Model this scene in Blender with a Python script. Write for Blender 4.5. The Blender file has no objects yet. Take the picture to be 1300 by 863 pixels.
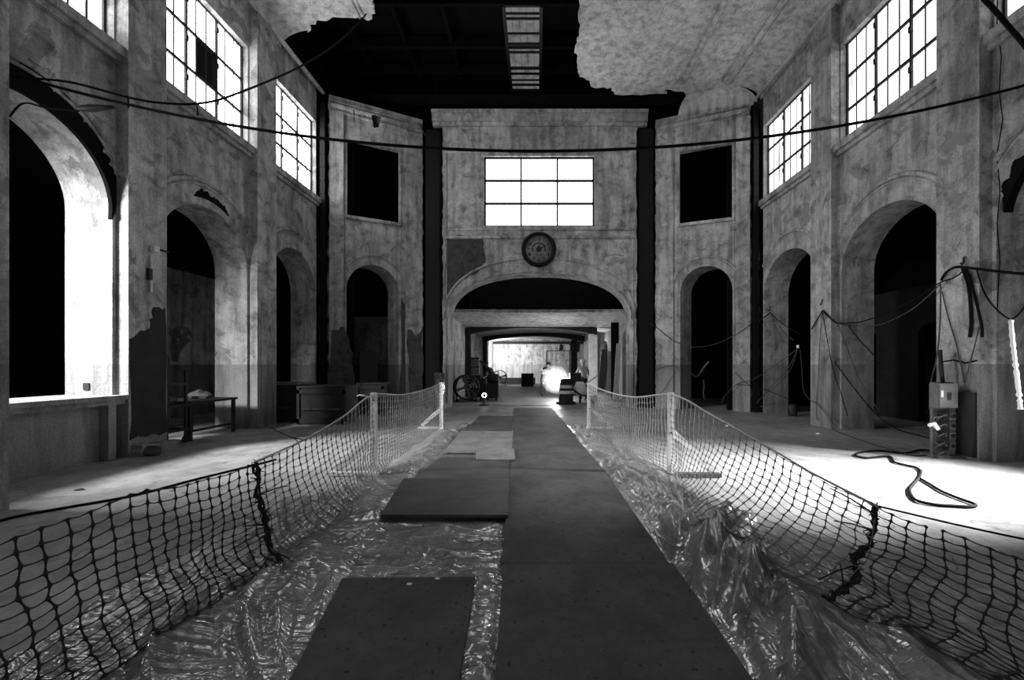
import bpy, bmesh, math, random
from mathutils import Vector, noise
from mathutils.geometry import tessellate_polygon
random.seed(7)
R = random.Random(11)
F, CX, CY, H = 520.0, 683.0, 463.0, 1.55      # focal length in px, vanishing point, eye height
WL, WR = 6.85, 7.10                            # pier faces left / right of the camera axis
YF = 14.65                                     # far wall
scene = bpy.context.scene
COL = scene.collection

def P(x, y, Y): return Vector(((x-CX)*Y/F, Y, H-(y-CY)*Y/F))
def FP(x, y, z=0.0):
    Y = F*(H-z)/(y-CY); return Vector(((x-CX)*Y/F, Y, z))

# ------------------------------------------------------------------ materials
def nodes(name):
    m = bpy.data.materials.new(name); m.use_nodes = True
    nt = m.node_tree; nt.nodes.clear()
    out = nt.nodes.new('ShaderNodeOutputMaterial')
    return m, nt, out
def g(v): return (v, v, v, 1)
def N(nt, t, **kw):
    n = nt.nodes.new(t)
    for k, v in kw.items():
        if k in n.inputs: n.inputs[k].default_value = v
        else: setattr(n, k, v)
    return n
def ramp(nt, src, stops, interp='LINEAR'):
    r = nt.nodes.new('ShaderNodeValToRGB'); r.color_ramp.interpolation = interp
    el = r.color_ramp.elements
    el[0].position, el[0].color = stops[0][0], g(stops[0][1])
    el[1].position, el[1].color = stops[-1][0], g(stops[-1][1])
    for p, v in stops[1:-1]:
        e = el.new(p); e.color = g(v)
    nt.links.new(src, r.inputs[0]); return r.outputs[0]
def mul(nt, a, b, blend='MULTIPLY', fac=1.0):
    m = nt.nodes.new('ShaderNodeMix'); m.data_type = 'RGBA'; m.blend_type = blend
    if isinstance(fac, (int, float)): m.inputs[0].default_value = fac
    else: nt.links.new(fac, m.inputs[0])
    for s, i in ((a, 6), (b, 7)):
        if isinstance(s, (int, float)): m.inputs[i].default_value = g(s)
        else: nt.links.new(s, m.inputs[i])
    return m.outputs[2]
def noise_tex(nt, vec, scale, detail=6, rough=.6, dist=0.0):
    n = N(nt, 'ShaderNodeTexNoise'); n.inputs['Scale'].default_value = scale
    n.inputs['Detail'].default_value = detail; n.inputs['Roughness'].default_value = rough
    n.inputs['Distortion'].default_value = dist
    nt.links.new(vec, n.inputs['Vector']); return n.outputs[0]
def bump(nt, h, strength, dist=.02):
    b = N(nt, 'ShaderNodeBump'); b.inputs['Strength'].default_value = strength
    b.inputs['Distance'].default_value = dist
    nt.links.new(h, b.inputs['Height']); return b.outputs[0]
def principled(nt, out, color, rough=.8, normal=None, spec=.3, metal=0.0):
    p = N(nt, 'ShaderNodeBsdfPrincipled')
    if isinstance(color, (int, float)): p.inputs['Base Color'].default_value = g(color)
    else: nt.links.new(color, p.inputs['Base Color'])
    if isinstance(rough, (int, float)): p.inputs['Roughness'].default_value = rough
    else: nt.links.new(rough, p.inputs['Roughness'])
    p.inputs['Specular IOR Level'].default_value = spec
    p.inputs['Metallic'].default_value = metal
    if normal is not None: nt.links.new(normal, p.inputs['Normal'])
    nt.links.new(p.outputs[0], out.inputs[0]); return p
def world_pos(nt): return nt.nodes.new('ShaderNodeNewGeometry').outputs['Position']

def plaster(name, base, dado=None, peel=.5, peelval=.32, stain=.55, mids=((.34, .48), (.47, .95), (.64, 1.25))):
    m, nt, out = nodes(name); pos = world_pos(nt)
    big = ramp(nt, noise_tex(nt, pos, .55, 5, .6, .4), [(.3, stain), (.62, 1)])
    mid = ramp(nt, noise_tex(nt, pos, 3.2, 8, .68, .6), list(mids))
    fine = ramp(nt, noise_tex(nt, pos, 32, 5, .7), [(.3, .66), (.7, 1.2)])
    mp = N(nt, 'ShaderNodeMapping'); mp.inputs['Scale'].default_value = (5, 5, .55)
    nt.links.new(pos, mp.inputs[0])
    streak = ramp(nt, noise_tex(nt, mp.outputs[0], 1.0, 6, .65), [(.36, .55), (.56, 1)])
    peelm = ramp(nt, noise_tex(nt, pos, 1.15, 9, .62, .9), [(peel+.10, 0), (peel+.115, 1)])
    c = mul(nt, base, big); c = mul(nt, c, mid)
    c = mul(nt, c, fine); c = mul(nt, c, streak)
    c = mul(nt, c, mul(nt, peelval, mid), 'MIX', peelm)
    if dado is not None:
        sep = N(nt, 'ShaderNodeSeparateXYZ'); nt.links.new(pos, sep.inputs[0])
        lt = N(nt, 'ShaderNodeMath', operation='LESS_THAN'); nt.links.new(sep.outputs[2], lt.inputs[0])
        lt.inputs[1].default_value = 1.56
        d = mul(nt, mul(nt, dado, big), mul(nt, fine, streak))
        c = mul(nt, c, d, 'MIX', lt.outputs[0])
    add = N(nt, 'ShaderNodeMath', operation='SUBTRACT')
    nt.links.new(noise_tex(nt, pos, 22, 8, .7), add.inputs[0]); nt.links.new(peelm, add.inputs[1])
    principled(nt, out, c, .85, bump(nt, add.outputs[0], .45, .012), .2)
    return m
def grimy(name, base, var=.5, scale=6, rough=.7, bumps=.3, spec=.3, metal=0.0, specks=None):
    m, nt, out = nodes(name); pos = world_pos(nt)
    n1 = ramp(nt, noise_tex(nt, pos, scale, 7, .65, .4), [(.3, 1-var), (.7, 1+var*.3)])
    c = mul(nt, base, n1)
    n2 = noise_tex(nt, pos, scale*9, 5, .7)
    c = mul(nt, c, ramp(nt, n2, [(.3, 1-var*.4), (.7, 1.1)]))
    if specks:
        s = ramp(nt, noise_tex(nt, pos, specks, 3, .5), [(.64, 1), (.70, .15)])
        c = mul(nt, c, s)
    principled(nt, out, c, rough, bump(nt, n2, bumps, .004), spec, metal)
    return m
def emit(name, v, s):
    m, nt, out = nodes(name); e = N(nt, 'ShaderNodeEmission')
    e.inputs[0].default_value = g(v); e.inputs[1].default_value = s
    nt.links.new(e.outputs[0], out.inputs[0]); return m
def daylight_glass(name, s, lo=.35, streaks=True):
    m, nt, out = nodes(name); pos = world_pos(nt)
    mp = N(nt, 'ShaderNodeMapping'); mp.inputs['Scale'].default_value = (3, 3, .4); nt.links.new(pos, mp.inputs[0])
    c = ramp(nt, noise_tex(nt, mp.outputs[0], 1.3, 5, .6), [(.34, lo), (.52, 1)])
    e = N(nt, 'ShaderNodeEmission'); nt.links.new(c, e.inputs[0]); e.inputs[1].default_value = s
    gl = N(nt, 'ShaderNodeBsdfGlossy'); gl.inputs['Roughness'].default_value = .35; gl.inputs[0].default_value = g(.05)
    a = N(nt, 'ShaderNodeAddShader'); nt.links.new(e.outputs[0], a.inputs[0]); nt.links.new(gl.outputs[0], a.inputs[1])
    nt.links.new(a.outputs[0], out.inputs[0]); return m

M = {}
M['plaster'] = plaster('hall_plaster', .52, .33, .465, .24)
M['plaster_far'] = plaster('far_wall_plaster', .60, .36, .50, .30)
M['ceiling'] = plaster('ceiling_plaster', .70, None, .60, .5, .72, ((.32, .78), (.5, 1), (.68, 1.08)))
M['aisle'] = plaster('aisle_plaster', .42, .18, .52, .12, .45)
M['shade_black'] = grimy('shade_and_crack_black', .006, .5, 2, .95, .5, .1)  # near-black stands in for shade in rooms, voids and attic; also cracks
M['torn'] = grimy('bare_masonry', .10, .6, 5, .95, .9, .1)
M['tar'] = grimy('tarred_dado', .018, .6, 4, .7, .5, .3)
M['steel'] = grimy('blackened_steel', .005, .5, 8, .7, .6, .3)
M['iron'] = grimy('iron_window_bar', .02, .4, 8, .6, .2, .3)
M['tunnel'] = plaster('tunnel_plaster', .60, .48, .6, .35, .7)
M['beam'] = grimy('dark_beam', .025, .5, 4, .8, .3, .2)
M['ply'] = grimy('dirty_plywood', .092, .6, 1.6, .72, .35, .35, 0, 24)
M['ply_dark'] = grimy('wet_plywood', .066, .6, 3.5, .5, .45, .35, 0, 26)
M['ply_pale'] = grimy('pale_plywood', .26, .4, 3, .7, .25, .25, 0, 24)
M['net'] = grimy('barrier_plastic_shaded', .035, .3, 3, .6, .1, .25)  # near lengths: backlit shade put into the colour of the same plastic
M['net_lit'] = grimy('barrier_plastic_lit', .22, .4, 1.5, .6, .1, .25)  # same plastic on the far lengths, lightened for the light they catch
M['rope'] = grimy('pale_rope', .6, .3, 9, .8, .3, .2)
M['post'] = grimy('white_post_paint', .75, .35, 5, .6, .25, .3)
M['rust'] = grimy('dark_stake', .03, .5, 9, .8, .4, .2)
M['cable'] = grimy('black_cable', .008, .3, 6, .8, .1, .08)
M['cable_grey'] = grimy('dusty_cable', .07, .4, 6, .7, .1, .3)
M['white'] = grimy('white_paint', .8, .25, 4, .6, .1, .3)
M['paper'] = grimy('crumpled_paper', .85, .15, 8, .8, .3, .2)
M['dark'] = grimy('dark_paint', .03, .5, 5, .6, .2, .3)
M['mid'] = grimy('grey_enamel', .17, .4, 6, .5, .15, .4)
M['metal'] = grimy('galvanised_metal', .45, .35, 7, .35, .15, .5, .8)
M['clock'] = grimy('clock_enamel', .30, .45, 5, .5, .1, .3)
M['skin'] = grimy('skin', .40, .15, 12, .6, .05, .3)
M['cloth_dark'] = grimy('dark_workwear', .06, .4, 10, .9, .2, .1)
M['cloth_pale'] = grimy('pale_shirt', .65, .2, 10, .9, .2, .1)
M['vest'] = grimy('bright_vest', .45, .2, 10, .8, .2, .2)
M['glass_left'] = daylight_glass('daylit_wired_glass', 6.2, .10)
M['glass_right'] = daylight_glass('daylit_wired_glass_dim', 1.7, .28)
M['glass_far'] = daylight_glass('daylit_clear_glass', 3.2, .9)
M['skylight'] = daylight_glass('dirty_skylight_glass', .10, .5)
M['flash'] = emit('work_flash', 1, 60)
M['lamp'] = emit('lamp_face', 1, 12)

def mk_floor():
    m, nt, out = nodes('concrete_floor'); pos = world_pos(nt)
    c = mul(nt, .40, ramp(nt, noise_tex(nt, pos, .5, 6, .6, .6), [(.32, .55), (.62, 1)]))
    c = mul(nt, c, ramp(nt, noise_tex(nt, pos, 3.5, 8, .7, .5), [(.3, .6), (.6, 1.06)]))
    c = mul(nt, c, ramp(nt, noise_tex(nt, pos, 45, 4, .7), [(.3, .8), (.7, 1.08)]))
    c = mul(nt, c, ramp(nt, noise_tex(nt, pos, 9, 3, .5), [(.66, 1), (.7, .45)]))
    v = N(nt, 'ShaderNodeTexVoronoi', feature='DISTANCE_TO_EDGE'); v.inputs['Scale'].default_value = .45
    wv = N(nt, 'ShaderNodeVectorMath', operation='ADD'); nt.links.new(pos, wv.inputs[0])
    nz = N(nt, 'ShaderNodeTexNoise'); nz.inputs['Scale'].default_value = 2.0; nt.links.new(pos, nz.inputs['Vector'])
    nt.links.new(nz.outputs['Color'], wv.inputs[1]); nt.links.new(wv.outputs[0], v.inputs['Vector'])
    c = mul(nt, c, ramp(nt, v.outputs['Distance'], [(.0, .45), (.006, 1)]))
    principled(nt, out, c, ramp(nt, noise_tex(nt, pos, 2, 5, .6), [(.3, .35), (.7, .75)]),
               bump(nt, noise_tex(nt, pos, 18, 8, .7), .25, .008), .35)
    return m
M['floor'] = mk_floor()
M['dirtfloor'] = grimy('dark_dirty_floor', .14, .5, 1.5, .6, .3, .3)
def mk_plastic(name, base, trans, wa=1.0, wb=1.0):
    m, nt, out = nodes(name); pos = world_pos(nt)
    c = mul(nt, base, ramp(nt, noise_tex(nt, pos, 2.2, 8, .7, .8), [(.33, .4), (.62, 1.15)]))
    c = mul(nt, c, ramp(nt, noise_tex(nt, pos, 26, 4, .7), [(.34, .6), (.6, 1.05)]))
    def crinkle(scale, rot, s, dist):
        mp = N(nt, 'ShaderNodeMapping'); mp.inputs['Scale'].default_value = scale; mp.inputs['Rotation'].default_value = (0, 0, rot)
        nt.links.new(pos, mp.inputs[0]); n = noise_tex(nt, mp.outputs[0], s, 3, .55, dist)
        return ramp(nt, n, [(.30, 0), (.47, .55), (.5, 1), (.53, .55), (.70, 0)])
    a = crinkle((.40, 3.6, 1), .22, 2.2, .35); b = crinkle((3.0, .6, 1), -.35, 2.4, .6); d = crinkle((1, 2.4, 1), .8, 5.0, .8)
    h = mul(nt, mul(nt, mul(nt, a, wa), mul(nt, b, wb), 'ADD'), mul(nt, d, .2), 'ADD')
    nrm = bump(nt, h, .42, .02)
    p = principled(nt, out, c, .32, nrm, .5)
    gl = N(nt, 'ShaderNodeBsdfGlossy'); gl.inputs['Roughness'].default_value = .13; gl.inputs[0].default_value = g(.95); nt.links.new(nrm, gl.inputs['Normal'])
    lw = N(nt, 'ShaderNodeLayerWeight'); lw.inputs['Blend'].default_value = .34; nt.links.new(nrm, lw.inputs['Normal'])
    m1 = N(nt, 'ShaderNodeMixShader'); nt.links.new(ramp(nt, lw.outputs['Fresnel'], [(0, .15), (1, .75)]), m1.inputs[0])
    nt.links.new(p.outputs[0], m1.inputs[1]); nt.links.new(gl.outputs[0], m1.inputs[2])
    t = N(nt, 'ShaderNodeBsdfTransparent'); mx = N(nt, 'ShaderNodeMixShader'); mx.inputs[0].default_value = trans
    nt.links.new(m1.outputs[0], mx.inputs[1]); nt.links.new(t.outputs[0], mx.inputs[2])
    nt.links.new(mx.outputs[0], out.inputs[0]); return m
M['plastic'] = mk_plastic('clear_plastic_sheeting', .33, .15, .3, 1.1)
M['plastic_left'] = mk_plastic('clear_plastic_sheeting_crosswise', .33, .15, 1.2, .25)

# ------------------------------------------------------------------ mesh builder
class MB:
    def __init__(s): s.v, s.f, s.sm = [], [], []
    def add(s, vs, fs, smooth=False):
        b = len(s.v); s.v += [Vector(v) for v in vs]
        for f in fs: s.f.append([i+b for i in f]); s.sm.append(smooth)
    def box(s, x0, x1, y0, y1, z0, z1):
        s.add([(x0,y0,z0),(x1,y0,z0),(x1,y1,z0),(x0,y1,z0),(x0,y0,z1),(x1,y0,z1),(x1,y1,z1),(x0,y1,z1)],
              [(3,2,1,0),(4,5,6,7),(0,1,5,4),(1,2,6,5),(2,3,7,6),(3,0,4,7)])
    def bar(s, a, b, w, h=None, up=(0,0,1)):
        a, b = Vector(a), Vector(b); h = h or w; d = (b-a).normalized(); u = Vector(up)
        if abs(d.dot(u)) > .95: u = Vector((0,1,0))
        r = d.cross(u).normalized()*(w/2); u = r.cross(d).normalized()*(h/2)
        vs = [p+i*r+j*u for p in (a, b) for i, j in ((-1,-1),(1,-1),(1,1),(-1,1))]
        s.add(vs, [(0,1,2,3),(7,6,5,4),(0,4,5,1),(1,5,6,2),(2,6,7,3),(3,7,4,0)])
    def tube(s, pts, r, n=6, caps=True, closed=False):
        pts = [Vector(p) for p in pts]; k = len(pts)
        rr = r if isinstance(r, (list, tuple)) else [r]*k
        vs = []; ref = None
        for i, p in enumerate(pts):
            if closed: t = pts[(i+1) % k]-pts[i-1]
            else: t = pts[min(i+1, k-1)]-pts[max(i-1, 0)]
            if t.length < 1e-9: t = Vector((0,0,1))
            t.normalize()
            if ref is None: ref = Vector((0,0,1)) if abs(t.z) < .9 else Vector((1,0,0))
            a = ref-t*ref.dot(t)
            if a.length < 1e-6: a = Vector((0,1,0))-t*t.y
            a.normalize(); b = t.cross(a); ref = a
            for j in range(n):
                q = 2*math.pi*j/n; vs.append(p+a*math.cos(q)*rr[i]+b*math.sin(q)*rr[i])
        fs = []
        for i in range(k if closed else k-1):
            i2 = (i+1) % k
            for j in range(n): fs.append((i*n+j, i*n+(j+1) % n, i2*n+(j+1) % n, i2*n+j))
        if caps and not closed: fs += [tuple(range(n))[::-1], tuple((k-1)*n+j for j in range(n))]
        s.add(vs, fs, n > 4)
    def lathe(s, prof, c, n=24, axis='z', caps=True):
        c = Vector(c); vs = []
        for r, h in prof:
            for j in range(n):
                q = 2*math.pi*j/n; a, b = r*math.cos(q), r*math.sin(q)
                vs.append(c+Vector({'z': (a, b, h), 'y': (a, h, b), 'x': (h, a, b)}[axis]))
        fs = []
        for i in range(len(prof)-1):
            for j in range(n): fs.append((i*n+j, i*n+(j+1) % n, (i+1)*n+(j+1) % n, (i+1)*n+j))
        if caps: fs += [tuple(range(n)), tuple((len(prof)-1)*n+j for j in range(n))]
        s.add(vs, fs, True)
    def panel(s, outer, holes, fm, d0, d1):
        loops = [outer]+holes
        flat = [p for l in loops for p in l]
        tri = tessellate_polygon([[Vector((a, b, 0)) for a, b in l] for l in loops])
        n = len(flat)
        vs = [fm(a, b, d0) for a, b in flat]+[fm(a, b, d1) for a, b in flat]
        fs = [tuple(t) for t in tri]+[tuple(i+n for i in reversed(t)) for t in tri]
        o = 0
        for l in loops:
            k = len(l)
            for i in range(k): a, b = o+i, o+(i+1) % k; fs.append((a, b, b+n, a+n))
            o += k
        s.add(vs, fs)
    def build(s, name, mat, parent=None, recalc=True, off=None):
        me = bpy.data.meshes.new(name)
        o = Vector(off) if off is not None else (parent_world(parent) if parent else Vector())
        me.from_pydata([v-o for v in s.v], [], s.f); me.update()
        for p, q in zip(me.polygons, s.sm): p.use_smooth = q
        if recalc:
            bm = bmesh.new(); bm.from_mesh(me); bmesh.ops.recalc_face_normals(bm, faces=bm.faces); bm.to_mesh(me); bm.free()
        if isinstance(mat, str): mat = M[mat]
        me.materials.append(mat)
        ob = bpy.data.objects.new(name, me); COL.objects.link(ob)
        if parent: ob.parent = parent
        elif off is not None: ob.location = o
        return ob
def parent_world(p):
    v = Vector()
    while p is not None: v += p.location; p = p.parent
    return v
def tag(o, label=None, cat=None, group=None, kind=None):
    if label: o['label'] = label
    if cat: o['category'] = cat
    if group: o['group'] = group
    if kind: o['kind'] = kind
    return o
def thing(name, label, cat, loc=(0,0,0), group=None):
    o = bpy.data.objects.new(name, None); COL.objects.link(o); o.location = loc; o.empty_display_size = .1
    return tag(o, label, cat, group)
def struct(name, mb, mat, parent=None):
    o = mb.build(name, mat, parent)
    if parent is None: o['kind'] = 'structure'
    return o
trim_n = [0]
def trim(mb, mat):
    trim_n[0] += 1
    return struct('trim_%d' % trim_n[0], mb, mat)
def copy_tree(o, parent=None):
    c = o.copy(); COL.objects.link(c); c.parent = parent
    for ch in list(o.children): copy_tree(ch, c)
    return c

# ------------------------------------------------------------------ the room shell
def arch_pts(c, hw, spring, rise, n=28, e=2.0):
    """from right springing over the crown to the left springing"""
    out = []
    for i in range(n+1):
        a = math.pi*i/n; ca, sa = math.cos(a), math.sin(a)
        out.append((c+hw*math.copysign(abs(ca)**(2/e), ca), spring+rise*abs(sa)**(2/e)))
    return out
def outline(s0, s1, top, arches, jag=0, step=.16, zbot=0):
    """wall outline whose arches are notches from the floor; jag = torn vertical edges"""
    pts = [(s0, zbot)]
    for (c, hw, sp, rise, e, bottom) in sorted(arches):
        if bottom > 0: continue
        pts += [(c-hw, zbot)]+arch_pts(c, hw, sp, rise, 28, e)[::-1]+[(c+hw, zbot)]
    pts.append((s1, zbot))
    if jag:
        z = .1
        while z < top-.1: pts.append((s1+R.uniform(-jag, jag), z)); z += step*R.uniform(.5, 1.5)
    pts.append((s1, top)); pts.append((s0, top))
    if jag:
        z = top-.1
        while z > .1: pts.append((s0+R.uniform(-jag, jag), z)); z -= step*R.uniform(.5, 1.5)
    return pts
def rect(a, b, c, d): return [(a, c), (b, c), (b, d), (a, d)]
def arch_hole(c, hw, sp, rise, bottom): return [(c-hw, bottom), (c+hw, bottom)]+arch_pts(c, hw, sp, rise)

floor = MB(); floor.box(-16, 16, -8, 40, -.2, 0); struct('floor', floor, 'floor')

WIN_Z = (6.87, 9.28); WALL_TOP = 10.28; THICK = .78; PIER = .21
sides = {
 'left':  dict(sg=-1, W=WL, piers=[(-6.9,-6.2),(-2.6,-1.9),(.55,1.25),(3.70,4.40),(6.85,7.56),(10.0,10.73)], end=13.05),
 'right': dict(sg=1,  W=WR, piers=[(-6.9,-6.2),(-3.4,-2.7),(-.05,.65),(3.30,4.0),(6.59,7.30),(9.92,10.67)], end=13.30)}
win_id = [0]
def window(fm, s0, s1, z0, z1, cols, rows, sub, glass, missing=None, d=.16, bw=.062):
    win_id[0] += 1
    fr, pn, th = MB(), MB(), MB()
    def bx(mb, a, b, c, e, da, db):
        vs = [fm(*p) for p in ((a,c,da),(b,c,da),(b,e,da),(a,e,da),(a,c,db),(b,c,db),(b,e,db),(a,e,db))]
        mb.add(vs, [(0,1,2,3),(7,6,5,4),(0,4,5,1),(1,5,6,2),(2,6,7,3),(3,7,4,0)])
    for i in range(cols+1):
        s = s0+(s1-s0)*i/cols; w = bw*(1.2 if i in (0, cols) else .8)
        bx(fr, s-w/2, s+w/2, z0, z1, d-.03, d+.05)
    for j in range(rows+1):
        z = z0+(z1-z0)*j/rows; bx(fr, s0, s1, z-bw*.5, z+bw*.5, d-.025, d+.045)
    if sub > 1:
        for i in range(cols):
            for k in range(1, sub):
                s = s0+(s1-s0)*(i+k/sub)/cols; bx(th, s-.012, s+.012, z0, z1, d-.005, d+.02)
    for i in range(cols):
        for j in range(rows):
            for k in range(sub):
                if missing and (i, j, k) in missing: continue
                bx(pn, s0+(s1-s0)*(i+k/sub)/cols, s0+(s1-s0)*(i+(k+1)/sub)/cols, z0+(z1-z0)*j/rows, z0+(z1-z0)*(j+1)/rows, d+.01, d+.016)
    # small catches along the upright bars
    if sub > 1:
        for i in range(1, cols):
            s = s0+(s1-s0)*i/cols
            for j in range(rows):
                z = z0+(z1-z0)*(j+.72)/rows; bx(fr, s-.035, s+.035, z-.06, z+.06, d-.05, d)
    root = struct('window_%d' % win_id[0], fr, 'iron')
    pn.build('pane', glass, root)
    if sub > 1: th.build('glazing_bar', 'iron', root)
    return root

def side_wall(side):
    S = sides[side]; sg, W = S['sg'], S['W']; X0 = W+PIER
    fm = lambda s, z, d: Vector((sg*(X0+d), s, z))
    mb = MB(); tr = MB(); arches = []; holes = []
    pr = S['piers']
    bays = [(pr[i][1], pr[i+1][0]) for i in range(len(pr)-1)]+[(pr[-1][1], S['end'])]
    for i, (a, b) in enumerate(bays):
        if i < 2: continue
        c = (a+b)/2; hw = (b-a)/2-.06
        first = side == 'left' and i == 3
        if first:
            holes.append(arch_hole(c, hw, 4.12, 1.17, 1.02))
        elif i >= 3 or side == 'right':
            arches.append((c, hw, 3.78, 1.13, 2.0, 0))
        else:
            arches.append((c, hw, 3.78, 1.13, 2.0, 0))
        if i >= 3: holes.append(rect(a+.03, b-.03, *WIN_Z))
        # archivolt mouldings, clipped by the piers
        for rad, rr in ((1.56, .05), (1.47, .028)) if not first else ((1.42, .055), (1.32, .03)):
            sp = 3.86 if not first else 4.3
            pts = []
            for k in range(49):
                q = math.pi*k/48; s = c+rad*math.cos(q)
                if a+.0 <= s <= b-.0: pts.append(fm(s, sp+rad*math.sin(q), 0))
            tr.tube(pts, rr, 6)
        if i >= 3:
            for (z, h, pj) in ((WIN_Z[0]-.10, .16, .16), (WIN_Z[0]-.22, .10, .09)):
                x0, x1 = sorted((sg*(X0+.1), sg*(X0-pj)))
                tr.box(x0, x1, a, b, z-h/2, z+h/2)
    mb.panel(outline(-7, S['end'], WALL_TOP+.3, arches), holes, fm, 0, THICK)
    x0, x1 = sorted((sg*W, sg*(X0+.02)))
    for a, b in pr: 
        # chamfered, slightly uneven pier strip
        n = 24; zz = [WALL_TOP*k/n for k in range(n+1)]
        for k in range(n):
            pass
        mb.box(x0, x1, a, b, 0, WALL_TOP)
    ob = struct('wall_'+side, mb, 'plaster')
    trim(tr, 'plaster')
    for i, (a, b) in enumerate(bays):
        if i < 3: continue
        miss = None
        if side == 'left' and i == 4: miss = {(1, 1, 1), (1, 1, 2)}
        window(fm, a+.03, b-.03, WIN_Z[0], WIN_Z[1], 3, 3, 3, 'glass_'+side, miss)
    return bays, fm
baysL, fmL = side_wall('left')
baysR, fmR = side_wall('right')

# counter front under the first left arch, with a cap ledge and raised rim panel
c0, c1 = baysL[3]
mb = MB()
mb.box(-WL-PIER-.85, -WL+.02, c0, c1+.01, .98, 1.05)
mb.box(-WL-PIER-.02, -WL-.05, c0, c1, .90, .98)
mb.box(-WL-PIER-.02, -WL-.06, c1-.26, c1-.14, .02, .92)
trim(mb, 'plaster')

# chamfered end walls
AL, BL = Vector((-WL, 13.2, 0)), Vector((-4.10, YF, 0))
AR, BR = Vector((WR, 13.47, 0)), Vector((4.18, YF, 0))
def chamfer(A, B, sg, name):
    L = (B-A).length; d = (B-A)/L; nrm = Vector((-d.y, d.x, 0))
    if nrm.y < 0: nrm = -nrm
    sk = Vector((sg*.76, .65, 0))
    fm = lambda s, z, dd: A+d*s+(sk if dd > .1 and z < 5.8 else nrm)*(dd*.25 if dd > .1 and 5.8 < z < 9.5 else dd)+Vector((0, 0, z))
    mb, tr = MB(), MB()
    c, hw = L*.465, .83
    wl, wr = L*.205, L*.735
    out = outline(.10, L-.02, 10.3, [(c, hw, 4.05, .88, 2.0, 0)], .03)
    mb.panel(out, [rect(wl, wr, 6.5, 9.0)], fm, 0, .75)
    # shallow pilaster strips either side
    for a, b in ((.12, L*.17), (L*.80, L-.05)):
        vs = [fm(s, z, dd) for s, z, dd in ((a,0,-.06),(b,0,-.06),(b,9.75,-.06),(a,9.75,-.06),(a,0,.05),(b,0,.05),(b,9.75,.05),(a,9.75,.05))]
        mb.add(vs, [(0,1,2,3),(7,6,5,4),(0,4,5,1),(1,5,6,2),(2,6,7,3),(3,7,4,0)])
    struct(name, mb, 'plaster_far')
    for rad, rr in ((1.13, .04), (1.06, .02)):
        tr.tube([fm(c+rad*math.cos(math.pi*k/40), 4.05+rad*math.sin(math.pi*k/40)*1.06, 0) for k in range(41)], rr, 6)
    tr.bar(fm(wl-.05, 6.42, -.03), fm(wr+.05, 6.42, -.03), .12, .10)
    for z, r in ((9.80, .05), (9.98, .09), (10.12, .05)):
        tr.tube([fm(.15, z, 0), fm(L-.05, z, 0)], r, 6)
    for s in (wl-.06, wr+.06): tr.tube([fm(s, 0.1, 0), fm(s, 9.2, 0)], .02, 4)
    trim(tr, 'plaster_far')
    return fm, L
fmCL, LL = chamfer(AL, BL, -1, 'wall_chamfer_left')
fmCR, LR = chamfer(AR, BR, 1, 'wall_chamfer_right')

# far wall
XA, XB = -3.42, 3.54
CXF = .05
fmF = lambda s, z, d: Vector((s, YF+d, z))
mb, tr = MB(), MB()
FARCH = (CXF, 3.27, 3.18, 1.66, 2.35, 0)
WF = (-1.94, 2.03, 6.51, 9.02)
mb.panel(outline(XA, XB, 10.55, [FARCH], .035), [rect(*WF)], fmF, 0, .8)
struct('wall_far', mb, 'plaster_far')
ring = arch_pts(CXF, 3.42, 3.18, 2.18, 48, 2.3)
tr.tube([fmF(max(XA+.05, min(XB-.05, s)), z, 0) for s, z in ring], .05, 6)
tr.tube([fmF(s, z, -.02) for s, z in arch_pts(CXF, 3.27, 3.18, 1.68, 48, 2.35)], .04, 6)
for z, r in ((6.38, .04), (6.10, .06), (9.16, .035)):
    tr.tube([fmF(XA+.1, z, 0), fmF(XB-.1, z, 0)], r, 6)
for s in (XA+.14, XB-.14): tr.tube([fmF(s, .2, 0), fmF(s, 9.16, 0)], .03, 6)
for z0, z1, pj in ((10.05, 10.16, .10), (10.16, 10.42, .20), (10.42, 10.52, .3)):
    tr.box(BL.x+.35, BR.x-.3, YF-pj, YF+.05, z0, z1)
trim(tr, 'plaster_far')
window(fmF, WF[0]+.02, WF[1]-.02, WF[2]+.02, WF[3]-.02, 3, 3, 1, 'glass_far', None, .12, .085)

# dark chases torn open between the walls, and the riveted steel columns standing in them
def steel_column(x, y, top, w, label, z0=0.0):
    root = thing('steel_column', label, 'column', (x, y, z0), 'blackened steel columns in the torn chases')
    a = MB()
    a.box(x-w/2, x+w/2, y-.02, y, z0, top); a.box(x-w/2, x+w/2, y+.24, y+.26, z0, top); a.box(x-.015, x+.015, y, y+.24, z0, top)
    a.build('shaft', 'steel', root)
    rv = MB(); z = z0+.3
    while z < top-.2:
        for s in (-1, 1): rv.lathe([(.022, -.02), (.014, -.035), (.001, -.04)], (x+s*w*.36, y, z), 8, 'y', True)
        z += .42
    rv.build('rivet', 'steel', root)
    return root
ch = MB()
def chase(x0, x1, y0, y1, z1):
    ch.box(x0, x1, y0+.34, y0+.40, 0, z1)
chase(-4.6, -3.26, YF, YF, 10.3); chase(3.38, 4.7, YF, YF, 10.3)
ch.box(-7.5, -6.2, 13.75, 13.85, 0, 10.3); ch.box(6.5, 7.6, 14.0, 14.1, 0, 10.3)
struct('wall_chase', ch, 'shade_black')
steel_column(-3.76, YF-.02, 9.95, .50, 'black steel column in torn chase left of the big arch and clock')
steel_column(3.86, YF-.02, 9.98, .50, 'black steel column in torn chase right of the big arch and clock')
steel_column(-6.88, 13.08, 9.9, .16, 'black steel column in far left corner beside the dark square opening')
steel_column(7.10, 13.34, 10.1, .16, 'black steel column in far right corner beside the tall daylit window')

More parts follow.
